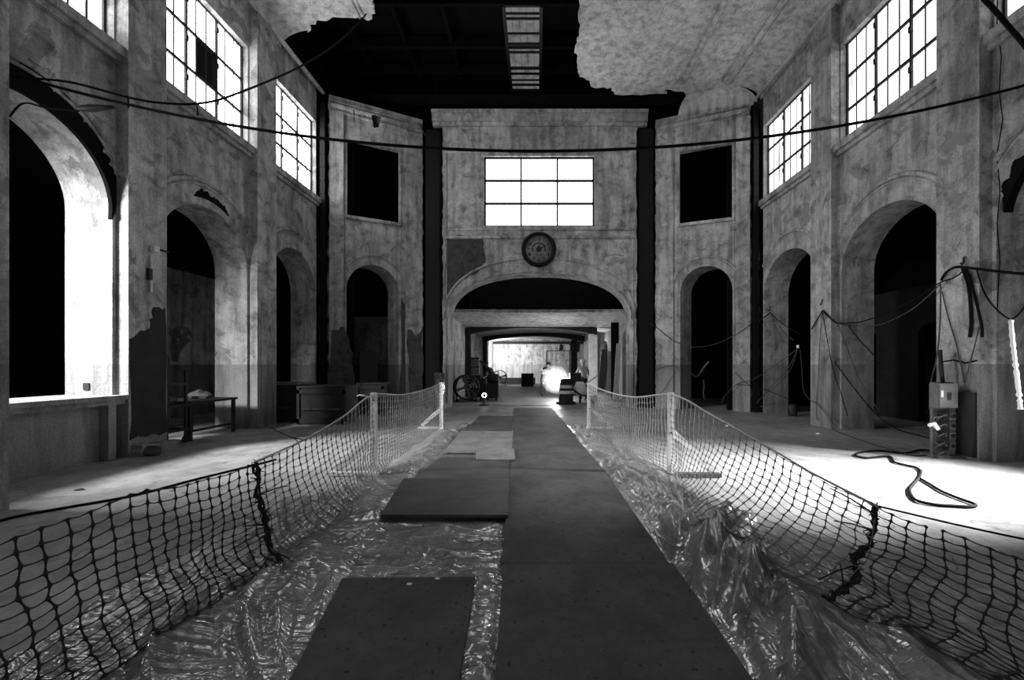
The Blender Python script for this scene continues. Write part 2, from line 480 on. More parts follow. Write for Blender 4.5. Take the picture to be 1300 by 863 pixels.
# torn ragged lips over the chases
def ragged(mb, fm, pts, d0, d1, jag=.05, sub=7):
    out = []
    n = len(pts)
    for i in range(n):
        a, b = Vector(pts[i]), Vector(pts[(i+1) % n])
        for k in range(sub):
            p = a.lerp(b, k/sub); out.append((p.x+R.uniform(-jag, jag), p.y+R.uniform(-jag, jag)))
    mb.panel(out, [], fm, d0, d1)
mb = MB()
for xx in (-3.76, 3.86):
    ragged(mb, fmF, rect(xx-.33, xx-.26, .1, 9.9), -.03, .1, .035, 30)
    ragged(mb, fmF, rect(xx+.26, xx+.33, .1, 9.9), -.03, .1, .035, 30)
trim(mb, 'shade_black')

# rooms behind the walls: dark shells and the partitions seen through the arches
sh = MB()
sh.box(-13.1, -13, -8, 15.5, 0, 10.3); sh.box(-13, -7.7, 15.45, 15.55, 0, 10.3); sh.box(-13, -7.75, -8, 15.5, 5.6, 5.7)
struct('wall_aisle_left', sh, 'shade_black')
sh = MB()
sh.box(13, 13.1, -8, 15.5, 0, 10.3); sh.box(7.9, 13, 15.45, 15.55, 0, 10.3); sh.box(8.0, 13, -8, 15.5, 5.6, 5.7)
struct('wall_aisle_right', sh, 'shade_black')
pt = MB()
fmP = lambda s, z, d: Vector((-10.6-d, s, z))
pt.panel(outline(10.2, 17.5, 4.35, [(14.0, .5, 2.15, .02, 8, 0)]), [], fmP, 0, .2)
for a in (10.3, 11.9, 13.2, 15.5): pt.box(-10.62, -10.45, a, a+.45, 0, 4.3)
struct('wall_partition_left', pt, 'aisle')
pt = MB()
fmP2 = lambda s, z, d: Vector((s, 17.3+d, z))
pt.panel(outline(-12, -4.2, 3.35, [(-7.2, .42, 2.1, .02, 8, 0), (-9.8, .5, 2.1, .02, 8, 0)]), [], fmP2, 0, .2)
for a in (-8.6, -6.5): pt.box(a, a+.5, 17.15, 17.32, 0, 3.3)
struct('wall_partition_chamfer', pt, 'aisle')
pt = MB()
fmP3 = lambda s, z, d: Vector((10.4+d, s, z))
pt.panel(outline(5, 15.3, 3.7, [(10.6, .6, 2.4, .3, 2, 0), (13.2, .6, 2.4, .3, 2, 0)]), [], fmP3, 0, .2)
struct('wall_partition_right', pt, 'tar')
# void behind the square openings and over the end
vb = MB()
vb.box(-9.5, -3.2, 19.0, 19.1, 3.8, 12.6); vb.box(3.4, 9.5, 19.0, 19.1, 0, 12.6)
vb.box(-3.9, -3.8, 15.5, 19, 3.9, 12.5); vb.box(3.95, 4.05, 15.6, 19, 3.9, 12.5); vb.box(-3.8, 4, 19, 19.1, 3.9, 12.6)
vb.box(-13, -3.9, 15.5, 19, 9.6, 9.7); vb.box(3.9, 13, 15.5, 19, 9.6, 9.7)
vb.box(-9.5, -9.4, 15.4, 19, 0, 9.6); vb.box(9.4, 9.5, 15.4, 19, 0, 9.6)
struct('wall_void', vb, 'shade_black')

# unseen rear wall behind the camera; three doorways added for the fill lamps
mb = MB()
fmB = lambda s, z, d: Vector((s, -7-d, z))
mb.panel(outline(-7.9, 8.1, 10.6, [(-4.3, 1.3, 3.4, 1.2, 2, 0), (0, 1.6, 3.6, 1.4, 2, 0), (4.3, 1.3, 3.4, 1.2, 2, 0)]), [], fmB, 0, .5)
struct('wall_rear', mb, 'plaster')

# near left pier return at the edge of the frame
mb = MB(); mb.box(-7.9, -5.68, 4.0, 4.40, 0, 10.28); struct('wall_pier_left', mb, 'plaster')

# ---- ceiling with the torn hole
CZ = 10.70
def jagline(pts, jag, sub):
    out = []
    for i in range(len(pts)-1):
        a, b = Vector(pts[i]), Vector(pts[i+1])
        for k in range(sub):
            p = a.lerp(b, k/sub)
            j = jag if k else jag*.4
            out.append((p.x+R.uniform(-j, j), p.y+R.uniform(-j, j)))
    out.append(tuple(pts[-1])); return out
hole = jagline([(6.3, 14.05), (5.15, 14.0), (4.9, 13.72), (4.2, 13.62), (4.35, 13.85), (2.62, 13.88), (2.45, 13.55), (1.8, 13.5), (1.68, 13.2), (1.32, 12.95), (1.2, 12.3), (1.05, 11.9), (1.15, 11.2), (1.05, 10.3), (.95, 9.2), (.6, 8.0), (-1.4, 7.7), (-3.2, 8.0), (-3.7, 9.2), (-4.1, 10.25), (-4.4, 10.85), (-5.3, 10.8), (-6.1, 11.0), (-6.35, 11.3)], .06, 6)
poly = [(-6.2, -7), (6.3, -7)]+hole+[(-6.2, 11.2)]
mb = MB(); mb.panel(poly, [], lambda a, b, d: Vector((a, b, CZ+d)), 0, .08)
# cove strips
def strip(mb, prof, path0, path1):
    pass
def cove(mb, a0, a1, b0, b1, n=8):
    """quarter-round strip from wall line a0-a1 to ceiling line b0-b1"""
    rows = []
    for k in range(n+1):
        q = math.pi/2*k/n
        row = []
        for (a, b) in ((a0, b0), (a1, b1)):
            a, b = Vector(a), Vector(b); h = b-a
            row.append(a+Vector((h.x*(1-math.cos(q)), h.y*(1-math.cos(q)), h.z*math.sin(q))))
        rows.append(row)
    vs = [p for r in rows for p in r]
    mb.add(vs, [(2*i, 2*i+1, 2*i+3, 2*i+2) for i in range(n)], True)
cove(mb, (-WL-.21, -7, 10.25), (-WL-.21, 11.25, 10.25), (-6.2, -7, CZ), (-6.2, 11.2, CZ))
cove(mb, (WR+.21, -7, 10.25), (WR+.21, 13.45, 10.25), (6.3, -7, CZ), (6.3, 13.4, CZ))
cove(mb, (WR+.1, 13.42, 10.1), (4.9, 14.40, 10.1), (6.3, 13.4, CZ), (5.05, 13.95, CZ))
struct('ceiling', mb, 'ceiling')
tr = MB()
for x, r_ in ((4.70, .085), (4.48, .05)):
    tr.tube([(x, -7, CZ), (x, 13.3, CZ)], r_, 6)
tr.tube([(4.66, 13.3, CZ), (6.2, 13.1, CZ)], .03, 6)
tr.tube([(6.15, -7, CZ), (6.15, 13.3, CZ)], .09, 6); tr.tube([(5.98, -7, CZ), (5.92, 13.2, CZ)], .05, 6)
for x in (-4.7, -4.58): tr.tube([(x, -7, CZ), (x, 10.8, CZ)], .035, 6)
tr.tube([(WR+.02, -7, 10.24), (WR+.02, 13.3, 10.24)], .06, 6); tr.tube([(-WL-.02, -7, 10.24), (-WL-.02, 13.1, 10.24)], .06, 6)
trim(tr, 'ceiling')
# hanging torn lath at the hole's edge over the left end wall
for i, (x, y, Y, l, w, rot) in enumerate(((449, 140, 13.3, .42, .03, .1), (474, 147, 13.5, .40, .14, .25), (480, 148, 13.52, .36, .20, -.2), (533, 158, 14.2, .38, .20, .5))):
    p = P(x, y, Y); m2 = MB()
    m2.bar(p+Vector((0, 0, .02)), p+Vector((math.sin(rot)*l, -.03, -l)), w, .012)
    o = m2.build('lath_strip', 'torn' if i != 1 else 'shade_black', None, off=p)
    tag(o, ['thin torn lath strip hanging at the far left corner of the ceiling hole', 'black scrap hanging from the torn ceiling edge above the left square opening',
            'wider grey plaster scrap hanging beside the black scrap', 'tilted plaster scrap hanging above the left black column'][i], 'scrap')
# attic over the hole: dark shell, joists, dirty skylight
at = MB()
at.box(-7.7, 8, 5.5, 19, 12.4, 12.5); at.box(-7.7, 7.6, 5.4, 5.5, 10.78, 12.4); at.box(-7.75, -7.65, 5.5, 19, 10.5, 12.4); at.box(7.5, 7.6, 5.5, 19, 10.78, 12.4)
struct('ceiling_attic', at, 'shade_black')
jo = MB()
for y in (8.6, 10.2, 11.8, 13.4, 14.6): jo.box(-7.4, 7.4, y, y+.1, 11.95, 12.3)
for x in (-6, -4.4, -2.9, 1.5, 2.9, 4.4): jo.box(x, x+.12, 6, 15.6, 12.1, 12.35)
for y in (14.25, 14.42): jo.box(-6.0, 5.0, y, y+.06, 10.75, 10.95)
trim(jo, 'shade_black')
fmS = lambda s, z, d: Vector((s, z, 11.95+d))
sk0, sk1, sy0, sy1 = -1.0, .09, 11.85, 15.5
root = MB(); pn = MB(); thb = MB()
def sbx(mb, a, b, c, e, da, db): mb.box(a, b, c, e, 11.95+da, 11.95+db)
for s in (sk0, sk1): sbx(root, s-.05, s+.05, sy0, sy1, -.06, .08)
for y, hw_ in ((sy0, .03), (12.12, .015), (12.3, .02), (12.85, .015), (13.28, .04), (13.42, .012), (13.62, .02), (14.35, .04), (14.95, .012), (15.2, .03), (sy1, .04)): sbx(root, sk0, sk1, y-hw_, y+hw_, -.04, .05)
for k in range(1, 5):
    s = sk0+(sk1-sk0)*k/5; sbx(thb, s-.004, s+.004, sy0, sy1, -.01, .02)
sbx(pn, sk0, sk1, sy0, sy1, .02, .03)
win_id[0] += 1
w = struct('window_%d' % win_id[0], root, 'iron'); pn.build('pane', 'skylight', w); thb.build('glazing_bar', 'iron', w)

# ---- patches of torn plaster on the walls
fmPierL = lambda s, z, d: Vector((-WL-d, s, z))
fmPierR = lambda s, z, d: Vector((WR+d, s, z))
pa = MB()
ragged(pa, fmF, [(XA+.1, 3.1), (XA+.25, 4.0), (-2.9, 4.55), (-2.1, 4.85), (-1.88, 5.3), (-1.95, 6.05), (-2.6, 6.2), (XA+.1, 6.1)], -.008, .02, .05, 5)
ragged(pa, fmCL, [(.12, .1), (.85, .1), (.82, 1.9), (.55, 2.75), (.12, 2.7)], -.075, .02, .05, 5)
ragged(pa, fmCL, [(LL*.83, .1), (LL-.05, .1), (LL-.05, 2.9), (LL*.92, 2.5), (LL*.82, 2.9)], -.075, .02, .05, 5)
ragged(pa, fmCL, [(LL*.745, .1), (LL*.80, .1), (LL*.80, 3.6), (LL*.76, 3.9)], -.02, .02, .04, 5)
trim(pa, 'torn')
pb = MB()
ragged(pb, fmPierL, [(6.88, .3), (7.54, .3), (7.54, 2.6), (7.3, 2.55), (7.2, 2.2), (6.88, 2.0)], -.012, .02, .03, 5)
trim(pb, 'tar')
pc = MB()
def ragged_band(mb, fm, c, sp, r, a0, a1, w0, w1, d0, d1, seed, n=60):
    rr = random.Random(seed); inner, outer = [], []
    for k in range(n+1):
        t = k/n; a = math.radians(a0+(a1-a0)*t)
        w = (w0+(w1-w0)*t)*(.55+.9*abs(noise.noise(Vector((t*7, seed, 0))))+.35*rr.random())*min(1, 6*t, 6*(1-t))+.01
        inner.append((c+(r-.012)*math.cos(a), sp+(r-.012)*math.sin(a))); outer.append((c+(r+w)*math.cos(a), sp+(r+w)*math.sin(a)))
    mb.panel(inner+outer[::-1], [], fm, d0, d1)
# broken crown of the near left arch
ragged_band(pc, fmL, 5.625, 4.12, 1.165, -8, 110, .08, .50, -.012, .05, 3)
ragged_band(pc, fmR, 5.295, 3.78, 1.13, 100, 8, .20, .10, -.012, .12, 6)
ragged_band(pc, fmL, 8.78, 3.86, 1.22, 62, 108, .10, .16, -.008, .02, 9, 30)
trim(pc, 'shade_black')
mb = MB(); ragged(mb, lambda s, z, d: Vector((-WL+.18+d, s, z)), [(6.9, 0), (7.62, 0), (7.62, .17), (6.9, .19)], -.0, -.2, .02, 5); trim(mb, 'plaster')
# crack lines on the right near pier
mb = MB()
pts = [(6.48, 7.9), (6.50, 7.0), (6.44, 6.4), (6.47, 5.9), (6.42, 5.4), (6.5, 4.9), (6.46, 4.3), (6.5, 3.8), (6.46, 3.2), (6.5, 2.4)]
mb.tube([fmR(s+.02, z, -.002) for s, z in pts], .007, 5)
mb.tube([fmPierR(s, z, -.002) for s, z in ((6.62, 1.62), (6.8, 1.58), (7.0, 1.63), (7.2, 1.6))], .014, 5)
trim(mb, 'shade_black')

# ------------------------------------------------------------------ tunnel beyond the big arch
tb = MB()
tb.box(-3.95, -3.65, 15.46, 34, 0, 3.9)
fmT = lambda s, z, d: Vector((3.75+d, s, z))
tb.panel(outline(15.46, 34, 3.9, [(17.4, .8, 2.6, .5, 2, 0), (23.3, 1.2, 2.6, .3, 2, 0)]), [], fmT, 0, .3)
tb.box(-8, 8, 33.6, 33.8, 0, 4.2)
struct('wall_tunnel', tb, 'tunnel')
tc = MB()
rows = 10
def vault(mb, y0, y1, z0, z1, rise, x0=-3.7, x1=3.9, n=16, th=.1):
    vs = []
    for (y, z) in ((y0, z0), (y1, z1)):
        for dz in (0, th):
            for k in range(n+1):
                t = k/n; vs.append((x0+(x1-x0)*t, y, z+rise*(1-(2*t-1)**2)+dz))
    m_ = n+1; fs = []
    for k in range(n):
        fs += [(k, k+1, 2*m_+k+1, 2*m_+k), (m_+k, m_+k+1, 3*m_+k+1, 3*m_+k), (k, k+1, m_+k+1, m_+k), (2*m_+k, 2*m_+k+1, 3*m_+k+1, 3*m_+k)]
    mb.add(vs, fs)
edge = jagline([(-3.75, 16.4), (-1.0, 16.5), (1.0, 16.5), (3.9, 16.35)], .05, 10)
tc.panel(edge+[(3.9, 20.5), (-3.75, 20.5)], [], lambda a, b, d: Vector((a, b, 3.66-(b-16.4)*.055+d)), 0, .12)
vault(tc, 20.5, 27, 3.32, 3.40, .25); vault(tc, 27, 33.7, 3.35, 3.4, .25)
struct('ceiling_tunnel', tc, 'tunnel')
bm_ = MB()
vault(bm_, 20.4, 20.9, 3.05, 3.05, .36, -3.66, 2.95, 20, .34); vault(bm_, 27, 27.5, 3.08, 3.08, .38, -3.66, 3.1, 20, .36)
bm_.box(-3.7, 3.7, 33.2, 33.6, 3.25, 3.42)
for y in (20.5, 27.1): bm_.box(-3.66, -3.4, y, y+.35, 0, 3.2)
bm_.box(2.2, 2.6, 27.1, 27.4, 0, 3.2)
trim(bm_, 'beam')
mb = MB(); mb.box(2.55, 2.98, 20.55, 20.85, 0, 3.1); trim(mb, 'white')

# ------------------------------------------------------------------ plastic sheeting and plywood
def fbm(x, y, s, seed=0, o=4):
    v, a = 0, 1
    for _ in range(o):
        v += a*noise.noise(Vector((x*s, y*s, seed))); s *= 2.03; a *= .5
    return v
def ridge(x, y, s, seed): return 1-min(1, abs(noise.noise(Vector((x*s, y*s, seed))))*2.6)
def smooth(a, b, x):
    t = max(0, min(1, (x-a)/(b-a))); return t*t*(3-2*t)
def pl(Y, tab):
    if Y <= tab[0][0]: return tab[0][1]
    for (a, va), (b, vb) in zip(tab, tab[1:]):
        if Y <= b: return va+(vb-va)*(Y-a)/(b-a)
    return tab[-1][1]
PATH_L = [(.5, -.14), (2, -.21), (3.12, -.265), (6, -.41), (8.8, -.56), (11.6, -.70), (14.6, -.85)]
PATH_R = [(.5, 1.03), (2, 1.03), (3.12, 1.03), (6, .96), (8.8, .80), (11.6, .64), (14.6, .48)]
FEN_L = [(.5, -2.22), (2.27, -2.25), (3.37, -2.3), (5.68, -2.29), (9.83, -2.33), (12, -2.4)]
FEN_R = [(.5, 2.5), (1.98, 2.36), (2.73, 2.24), (3.44, 2.1), (4.05, 2.02), (5.6, 1.83), (9.83, 1.23), (12, .95)]
FOLDS = [((886,757),(924,668),.20,.075), ((848,715),(857,655),.12,.06), ((857,716),(880,672),.12,.06), ((908,777),(934,728),.16,.07), ((944,790),(962,716),.20,.08),
         ((1006,830),(1010,905),.12,.06), ((797,649),(838,704),.06,.05), ((740,569),(895,649),.07,.05), ((770,590),(850,640),.05,.05), ((990,760),(1040,860),.10,.08), ((965,840),(1000,930),.10,.07), ((930,700),(975,650),.10,.07)]
FOLDS = [(FP(*a), FP(*b), h, w) for a, b, h, w in FOLDS]
def crease(x, y, s, seed, k=6.0): return max(0, 1-abs(noise.noise(Vector((x*s, y*s, seed))))*k)
def h_right(X, Y):
    l, r = pl(Y, PATH_R), pl(Y, FEN_R); u = (X-l)/(r-l)
    near = 1-smooth(5.0, 8.0, Y)
    body = smooth(-.02, .16, u)*(1-.4*smooth(.8, 1.05, u))
    wx = X+.22*fbm(X, Y, 1.3, 3.1, 2); wy = Y+.25*fbm(X, Y, 1.2, 8.2, 2)
    h = .060*crease(wx*2.4+wy*.5, wy*.35, 1.6, 1.7, 2.8)+.028*crease(wx*2.2-wy*.5, wy*.5, 3.2, 5.5, 3)+.008*crease(wx, wy, 7, 9.5, 4)+.018*(fbm(X, Y, 2.2, 2.2, 3)+.6)
    for A, B, fh, fw in FOLDS:
        dx, dy = B.x-A.x, B.y-A.y; L2 = dx*dx+dy*dy
        t = ((X-A.x)*dx+(Y-A.y)*dy)/L2; tc = max(0, min(1, t))
        qx, qy = A.x+dx*tc, A.y+dy*tc
        wob = .03*noise.noise(Vector((Y*4, X*4, fh*50)))
        sd = ((X-A.x)*dy-(Y-A.y)*dx)/math.sqrt(L2)+wob
        dd = math.hypot(X-qx, Y-qy) if (t < 0 or t > 1) else abs(sd)
        w_ = fw*(1.6 if sd < 0 else .75)
        if dd < 4*w_: h += 1.35*fh*math.exp(-(dd/w_)**1.35)*(.55+.45*math.sin(math.pi*min(1, .25+.75*tc)))
    return .012+body*h*(.35+.65*near)*(1-.6*smooth(1.0, 1.2, u))
def h_left(X, Y):
    r = pl(Y, PATH_L)
    # the gap between the near board and the middle boards, and the strip beside the walkway
    bx0 = pl(Y, [(1.2, -1.1), (2, -1.19), (2.91, -1.39), (4, -1.55), (5.3, -1.75), (9.4, -1.8)]); bx1 = pl(Y, [(2, -.38), (2.93, -.45), (4, -.30), (9.4, -.5)])
    on = smooth(bx0-.08, bx0+.05, X)*(1-smooth(bx1-.05, bx1+.06, X))
    gap = smooth(2.9, 3.05, Y)*(1-smooth(3.85, 4.0, Y))
    cover = on*(1-gap)
    wx = X+.22*fbm(X, Y, 1.4, 13.1, 2); wy = Y+.22*fbm(X, Y, 1.3, 18.2, 2)
    gx = 1-smooth(bx0-.1, bx0+.1, X)
    across = crease(wx*.35+wy*.2, wy*2.6-wx*.8, 2.3, 31.7, 2.6)*.032+crease(wx*.5, wy*3.4-wx*1.3, 4.0, 33.7, 3)*.020
    away = crease(wx*2.2+wy*1.0, wy*.30, 1.7, 35.5, 2.6)*.055+crease(wx*2.4+wy*1.4, wy*.4, 3.4, 36.5, 3)*.025
    hh = .010+across*(1-gx)+away*gx+.003*crease(wx, wy, 8, 37.5, 4)+.012*(fbm(X*.5, Y*1.6, 2.2, 41, 3)+.5)
    cover = max(cover, smooth(r-.07, r-.005, X)*.85)
    return max(.004, hh)*(1-cover)+.006*cover
def sheet(name, label, xl, xr, y0, y1, hf, nx, ny, mat='plastic'):
    mb = MB(); vs = []; fs = []
    for j in range(ny+1):
        t = j/ny; Y = y0+(y1-y0)*t**1.35
        a, b = xl(Y), xr(Y)
        for i in range(nx+1):
            X = a+(b-a)*i/nx; vs.append((X, Y, max(.004, hf(X, Y))))
    for j in range(ny):
        for i in range(nx):
            q = j*(nx+1)+i; fs.append((q, q+1, q+nx+2, q+nx+1))
    mb.add(vs, fs, True)
    o = mb.build(name, mat, None, off=((xl(y0)+xr(y0))/2, y0, 0))
    return tag(o, label, 'plastic sheet')
sheet('plastic_sheeting', 'crumpled clear plastic sheeting with tall folds right of the walkway boards',
      lambda Y: pl(Y, PATH_R)-.10, lambda Y: pl(Y, FEN_R)+.05+.85*(1-smooth(2.6, 4.6, Y))+.14*noise.noise(Vector((Y*1.7, 2, 0))), .9, 10.4, h_right, 130, 420)
sheet('plastic_sheeting', 'wrinkled clear plastic sheeting under the loose boards left of the walkway',
      lambda Y: pl(Y, FEN_L)-.50+.12*noise.noise(Vector((Y*1.3, 7, 0)))+.85*smooth(4.2, 7.0, Y), lambda Y: pl(Y, PATH_L)+.02, .9, 10.6, h_left, 110, 420, 'plastic_left')

def board(label, quad, z, th, mat, group=None, sag=0):
    """quad: near left, near right, far right, far left (x, y)"""
    c = sum((Vector(q) for q in quad), Vector((0, 0)))/4
    mb = MB(); n = 8
    top = []
    for j in range(n+1):
        for i in range(n+1):
            a = Vector(quad[0]).lerp(Vector(quad[1]), i/n); b = Vector(quad[3]).lerp(Vector(quad[2]), i/n)
            p = a.lerp(b, j/n); zz = z+sag*noise.noise(Vector((p.x*.8, p.y*.8, z*40)))
            e = .004 if i in (0, n) and 0 < j < n else 0
            top.append((p.x+R.uniform(-e, e), p.y, zz))
    m_ = (n+1)**2; vs = [(x, y, zz+th) for x, y, zz in top]+top; fs = []
    for j in range(n):
        for i in range(n):
            q = j*(n+1)+i; fs += [(q, q+1, q+n+2, q+n+1), (m_+q, m_+q+n+1, m_+q+n+2, m_+q+1)]
    for i in range(n):
        for a, b in ((i, i+1), (n*(n+1)+i, n*(n+1)+i+1), (i*(n+1), (i+1)*(n+1)), (i*(n+1)+n, (i+1)*(n+1)+n)): fs.append((a, b, b+m_, a+m_))
    mb.add(vs, fs)
    return tag(mb.build('plywood_board', mat, None, off=(c.x, c.y, z)), label, 'plywood board', group)
G1, G2 = 'walkway boards laid end to end', 'loose boards left of the walkway'
def wq(y0, y1, dl=(0, 0), dr=(0, 0)):
    return [(pl(y0, PATH_L)+dl[0], y0), (pl(y0, PATH_R)+dr[0], y0), (pl(y1, PATH_R)+dr[1], y1), (pl(y1, PATH_L)+dl[1], y1)]
board('nearest dirty walkway board, stained, running out of the bottom of the picture', wq(.7, 3.12), .024, .018, 'ply', G1)
board('second walkway board from the viewer, just past the first crosswise joint', wq(3.128, 5.95, (-.01, 0), (-.03, 0)), .022, .018, 'ply', G1)
board('third walkway board from the viewer, between the two pairs of white posts', wq(5.958, 8.7, (0, .01), (-.02, -.03)), .020, .018, 'ply', G1)
board('fourth walkway board from the viewer, ending past the farther white posts', wq(8.708, 11.5, (.01, 0), (0, .02)), .018, .018, 'ply', G1)
board('farthest walkway board, running up to the big arch', wq(11.508, 14.4), .016, .018, 'ply', G1)
board('large grey board nearest the viewer on the plastic left of the walkway', [(-1.06, 1.3), (-.33, 1.3), (-.45, 2.93), (-1.39, 2.91)], .020, .016, 'ply', G2)
board('dark thick board lying past the wrinkled plastic gap', [(-1.55, 4.03), (-.295, 4.03), (-.37, 5.3), (-1.75, 5.33)], .045, .03, 'ply_dark', G2)
board('mid grey board between the dark thick board and the small pale one', [(-1.66, 5.34), (-.38, 5.32), (-.45, 6.62), (-1.60, 6.66)], .030, .016, 'ply', G2)
board('small pale board overlapping the walkway edge', [(-.98, 6.45), (-.36, 6.42), (-.42, 7.26), (-1.10, 7.26)], .050, .02, 'ply_pale', G2)
board('wide pale board behind the small pale one', [(-1.645, 7.07), (-.46, 7.04), (-.56, 9.35), (-1.75, 9.37)], .024, .016, 'ply_pale', G2)
board('farthest grey board left of the walkway, near the second white post', [(-1.7, 9.45), (-.60, 9.42), (-.75, 12.2), (-1.75, 12.2)], .018, .016, 'ply', G2)

# ------------------------------------------------------------------ barrier netting on ropes and posts
def catmull(pts, t):
    n = len(pts)-1; i = min(int(t*n), n-1); f = t*n-i
    p0, p1, p2, p3 = pts[max(i-1, 0)], pts[i], pts[i+1], pts[min(i+2, n)]
    return [.5*((2*b)+(-a+c)*f+(2*a-5*b+4*c-d)*f*f+(-a+3*b-3*c+d)*f**3) for a, b, c, d in zip(p0, p1, p2, p3)]
CELL_L, CELL_H = .098, .066
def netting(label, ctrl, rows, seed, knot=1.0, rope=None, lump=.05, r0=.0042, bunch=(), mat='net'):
    """ctrl: (X, Y, top z, bottom X offset, bottom Y offset, bottom z, belly)"""
    rr = random.Random(seed)
    dense = [catmull(ctrl, k/600) for k in range(601)]
    cols = [dense[0]]; acc = 0
    for a, b in zip(dense, dense[1:]):
        acc += math.dist(a[:3], b[:3])
        if acc >= CELL_L: cols.append(b); acc = 0
    grid = []
    for ci, (x, y, zt, ox, oy, zb, belly) in enumerate(cols):
        col = []
        T = Vector((x, y, zt)); B = Vector((x+ox, y+oy, zb)); Mid = Vector((x+ox*.18-belly, y+oy*.3, zb+(zt-zb)*.22))
        ph = noise.noise(Vector((ci*.13, seed, 0)))*.8
        for k in range(rows+1):
            u = k/rows
            p = T*(1-u)**2+Mid*2*u*(1-u)+B*u*u
            w = u*lump
            p += Vector((w*noise.noise(Vector((ci*.16, k*.2, seed+3))), w*noise.noise(Vector((ci*.16, k*.2, seed+9)))+.012*rr.uniform(-1, 1), w*.6*noise.noise(Vector((ci*.21, k*.25, seed+5)))))
            p.z += .008*math.sin(ci*1.3+k*.7)
            gz = h_right(p.x, p.y) if x > 0 and p.x < pl(p.y, FEN_R)+.6 else (h_left(p.x, p.y) if x < 0 and p.x > pl(p.y, FEN_L)-.4 else 0)
            p.z = max(p.z, gz+.012)
            col.append(p)
        grid.append(col)
    for cb, wdt in bunch:                      # where two lengths overlap the cells bunch up
        for ci, c in enumerate(cols):
            d = c[1]-cb
            if abs(d) < wdt:
                for k in range(rows+1): grid[ci][k].y -= d*.55
    mb = MB()
    nc = len(grid)
    for ci in range(nc):
        pts, rad = [], []
        for k in range(rows+1):
            p = grid[ci][k]
            if k:
                q = grid[ci][k-1]; pts.append(q.lerp(p, .25)); rad.append(r0*1.25); pts.append(q.lerp(p, .5)); rad.append(r0*.95); pts.append(q.lerp(p, .75)); rad.append(r0*1.25)
            pts.append(p); rad.append(r0*2.3*knot)
        mb.tube(pts, rad, 4)
    for ci in range(nc-1):
        for k in range(rows+1):
            a, b = grid[ci][k], grid[ci+1][k]
            if rr.random() < .012: continue
            sag = Vector((0, 0, -.004-.004*rr.random()))
            mb.tube([a, a.lerp(b, .22)+sag*.5, a.lerp(b, .5)+sag, a.lerp(b, .78)+sag*.5, b], [r0*1.6, r0*.8, r0*.65, r0*.8, r0*1.6], 4, caps=False)
    y = ctrl[0][1]
    root = thing('barrier_netting', label, 'netting', (ctrl[0][0], ctrl[0][1], 0))
    mb.build('mesh_panel', mat, root, recalc=False)
    if rope:
        rb = MB(); rb.tube([Vector(c[:3])+Vector((0, 0, .012)) for c in (catmull(ctrl, k/60) for k in range(61))], rope[1], 6)
        rb.build('top_rope', rope[0], root)
    return root, grid
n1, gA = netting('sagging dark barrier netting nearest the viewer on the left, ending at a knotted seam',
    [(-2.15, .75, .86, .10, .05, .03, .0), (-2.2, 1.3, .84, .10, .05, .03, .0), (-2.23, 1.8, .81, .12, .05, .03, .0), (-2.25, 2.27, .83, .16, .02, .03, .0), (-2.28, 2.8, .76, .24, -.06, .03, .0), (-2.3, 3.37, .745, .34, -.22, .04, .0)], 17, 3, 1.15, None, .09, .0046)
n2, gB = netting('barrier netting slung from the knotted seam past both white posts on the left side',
    [(-2.3, 3.34, .75, .34, -.22, .04, .0), (-2.3, 4.0, .80, .36, -.1, .04, .02), (-2.3, 4.85, .93, .22, 0, .04, .02), (-2.29, 5.68, 1.12, .06, 0, .05, 0), (-2.31, 7.0, 1.03, .05, 0, .05, .02), (-2.33, 8.6, 1.03, .05, 0, .05, .02), (-2.33, 9.83, 1.09, .03, 0, .05, 0)], 17, 5, .95, ('rope', .009), .08, mat='net_lit')
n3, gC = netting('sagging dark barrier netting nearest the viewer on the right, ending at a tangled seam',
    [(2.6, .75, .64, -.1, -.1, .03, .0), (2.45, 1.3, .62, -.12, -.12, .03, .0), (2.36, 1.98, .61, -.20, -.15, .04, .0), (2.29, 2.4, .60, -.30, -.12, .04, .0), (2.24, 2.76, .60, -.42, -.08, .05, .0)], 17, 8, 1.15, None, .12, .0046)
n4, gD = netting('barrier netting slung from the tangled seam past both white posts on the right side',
    [(2.24, 2.70, .605, -.42, -.08, .05, .0), (2.13, 3.2, .70, -.60, -.05, .05, -.03), (2.06, 3.8, .82, -.58, .08, .05, -.03), (1.96, 4.6, .97, -.35, .1, .05, -.02), (1.83, 5.6, 1.13, -.05, 0, .05, 0), (1.63, 7.0, .99, -.04, 0, .05, -.02), (1.42, 8.5, .99, -.04, 0, .05, -.02), (1.23, 9.83, 1.08, -.02, 0, .05, 0)], 17, 12, .95, ('rope', .009), .10, mat='net_lit')
# seams: a second, bunched strand laced with wire ties, part of the near length
def seam(parent, col, seed, ext):
    rr = random.Random(seed); mb = MB()
    base = [Vector(p) for p in col]
    for s in range(3):
        mb.tube([p+Vector((rr.uniform(-.018, .018), rr.uniform(-.022, .022), rr.uniform(-.008, .008))) for p in base], [.011*rr.uniform(.7, 1.5) for _ in base], 5)
    for p in base:
        for _ in range(6):
            d = Vector((rr.uniform(-1, 1), rr.uniform(-1, 1), rr.uniform(-.5, .8))).normalized()*rr.uniform(.02, .06)
            mb.tube([p, p+d*.6+Vector((0, 0, .005)), p+d], [.006, .004, .003], 4)
    mb.build('laced_seam', 'rust', parent)
    for i, d in ext:
        tb_ = MB(); p = base[i]; d = Vector(d); tb_.tube([p, p+d*.5+Vector((0, 0, .01)), p+d], [.006, .005, .004], 5)
        tb_.build('loose_tie', 'rust', parent)
seam(n1, gA[-1], 4, [(4, (.05, .33, -.02)), (9, (-.12, -.1, .03)), (14, (.25, -.1, -.05))])
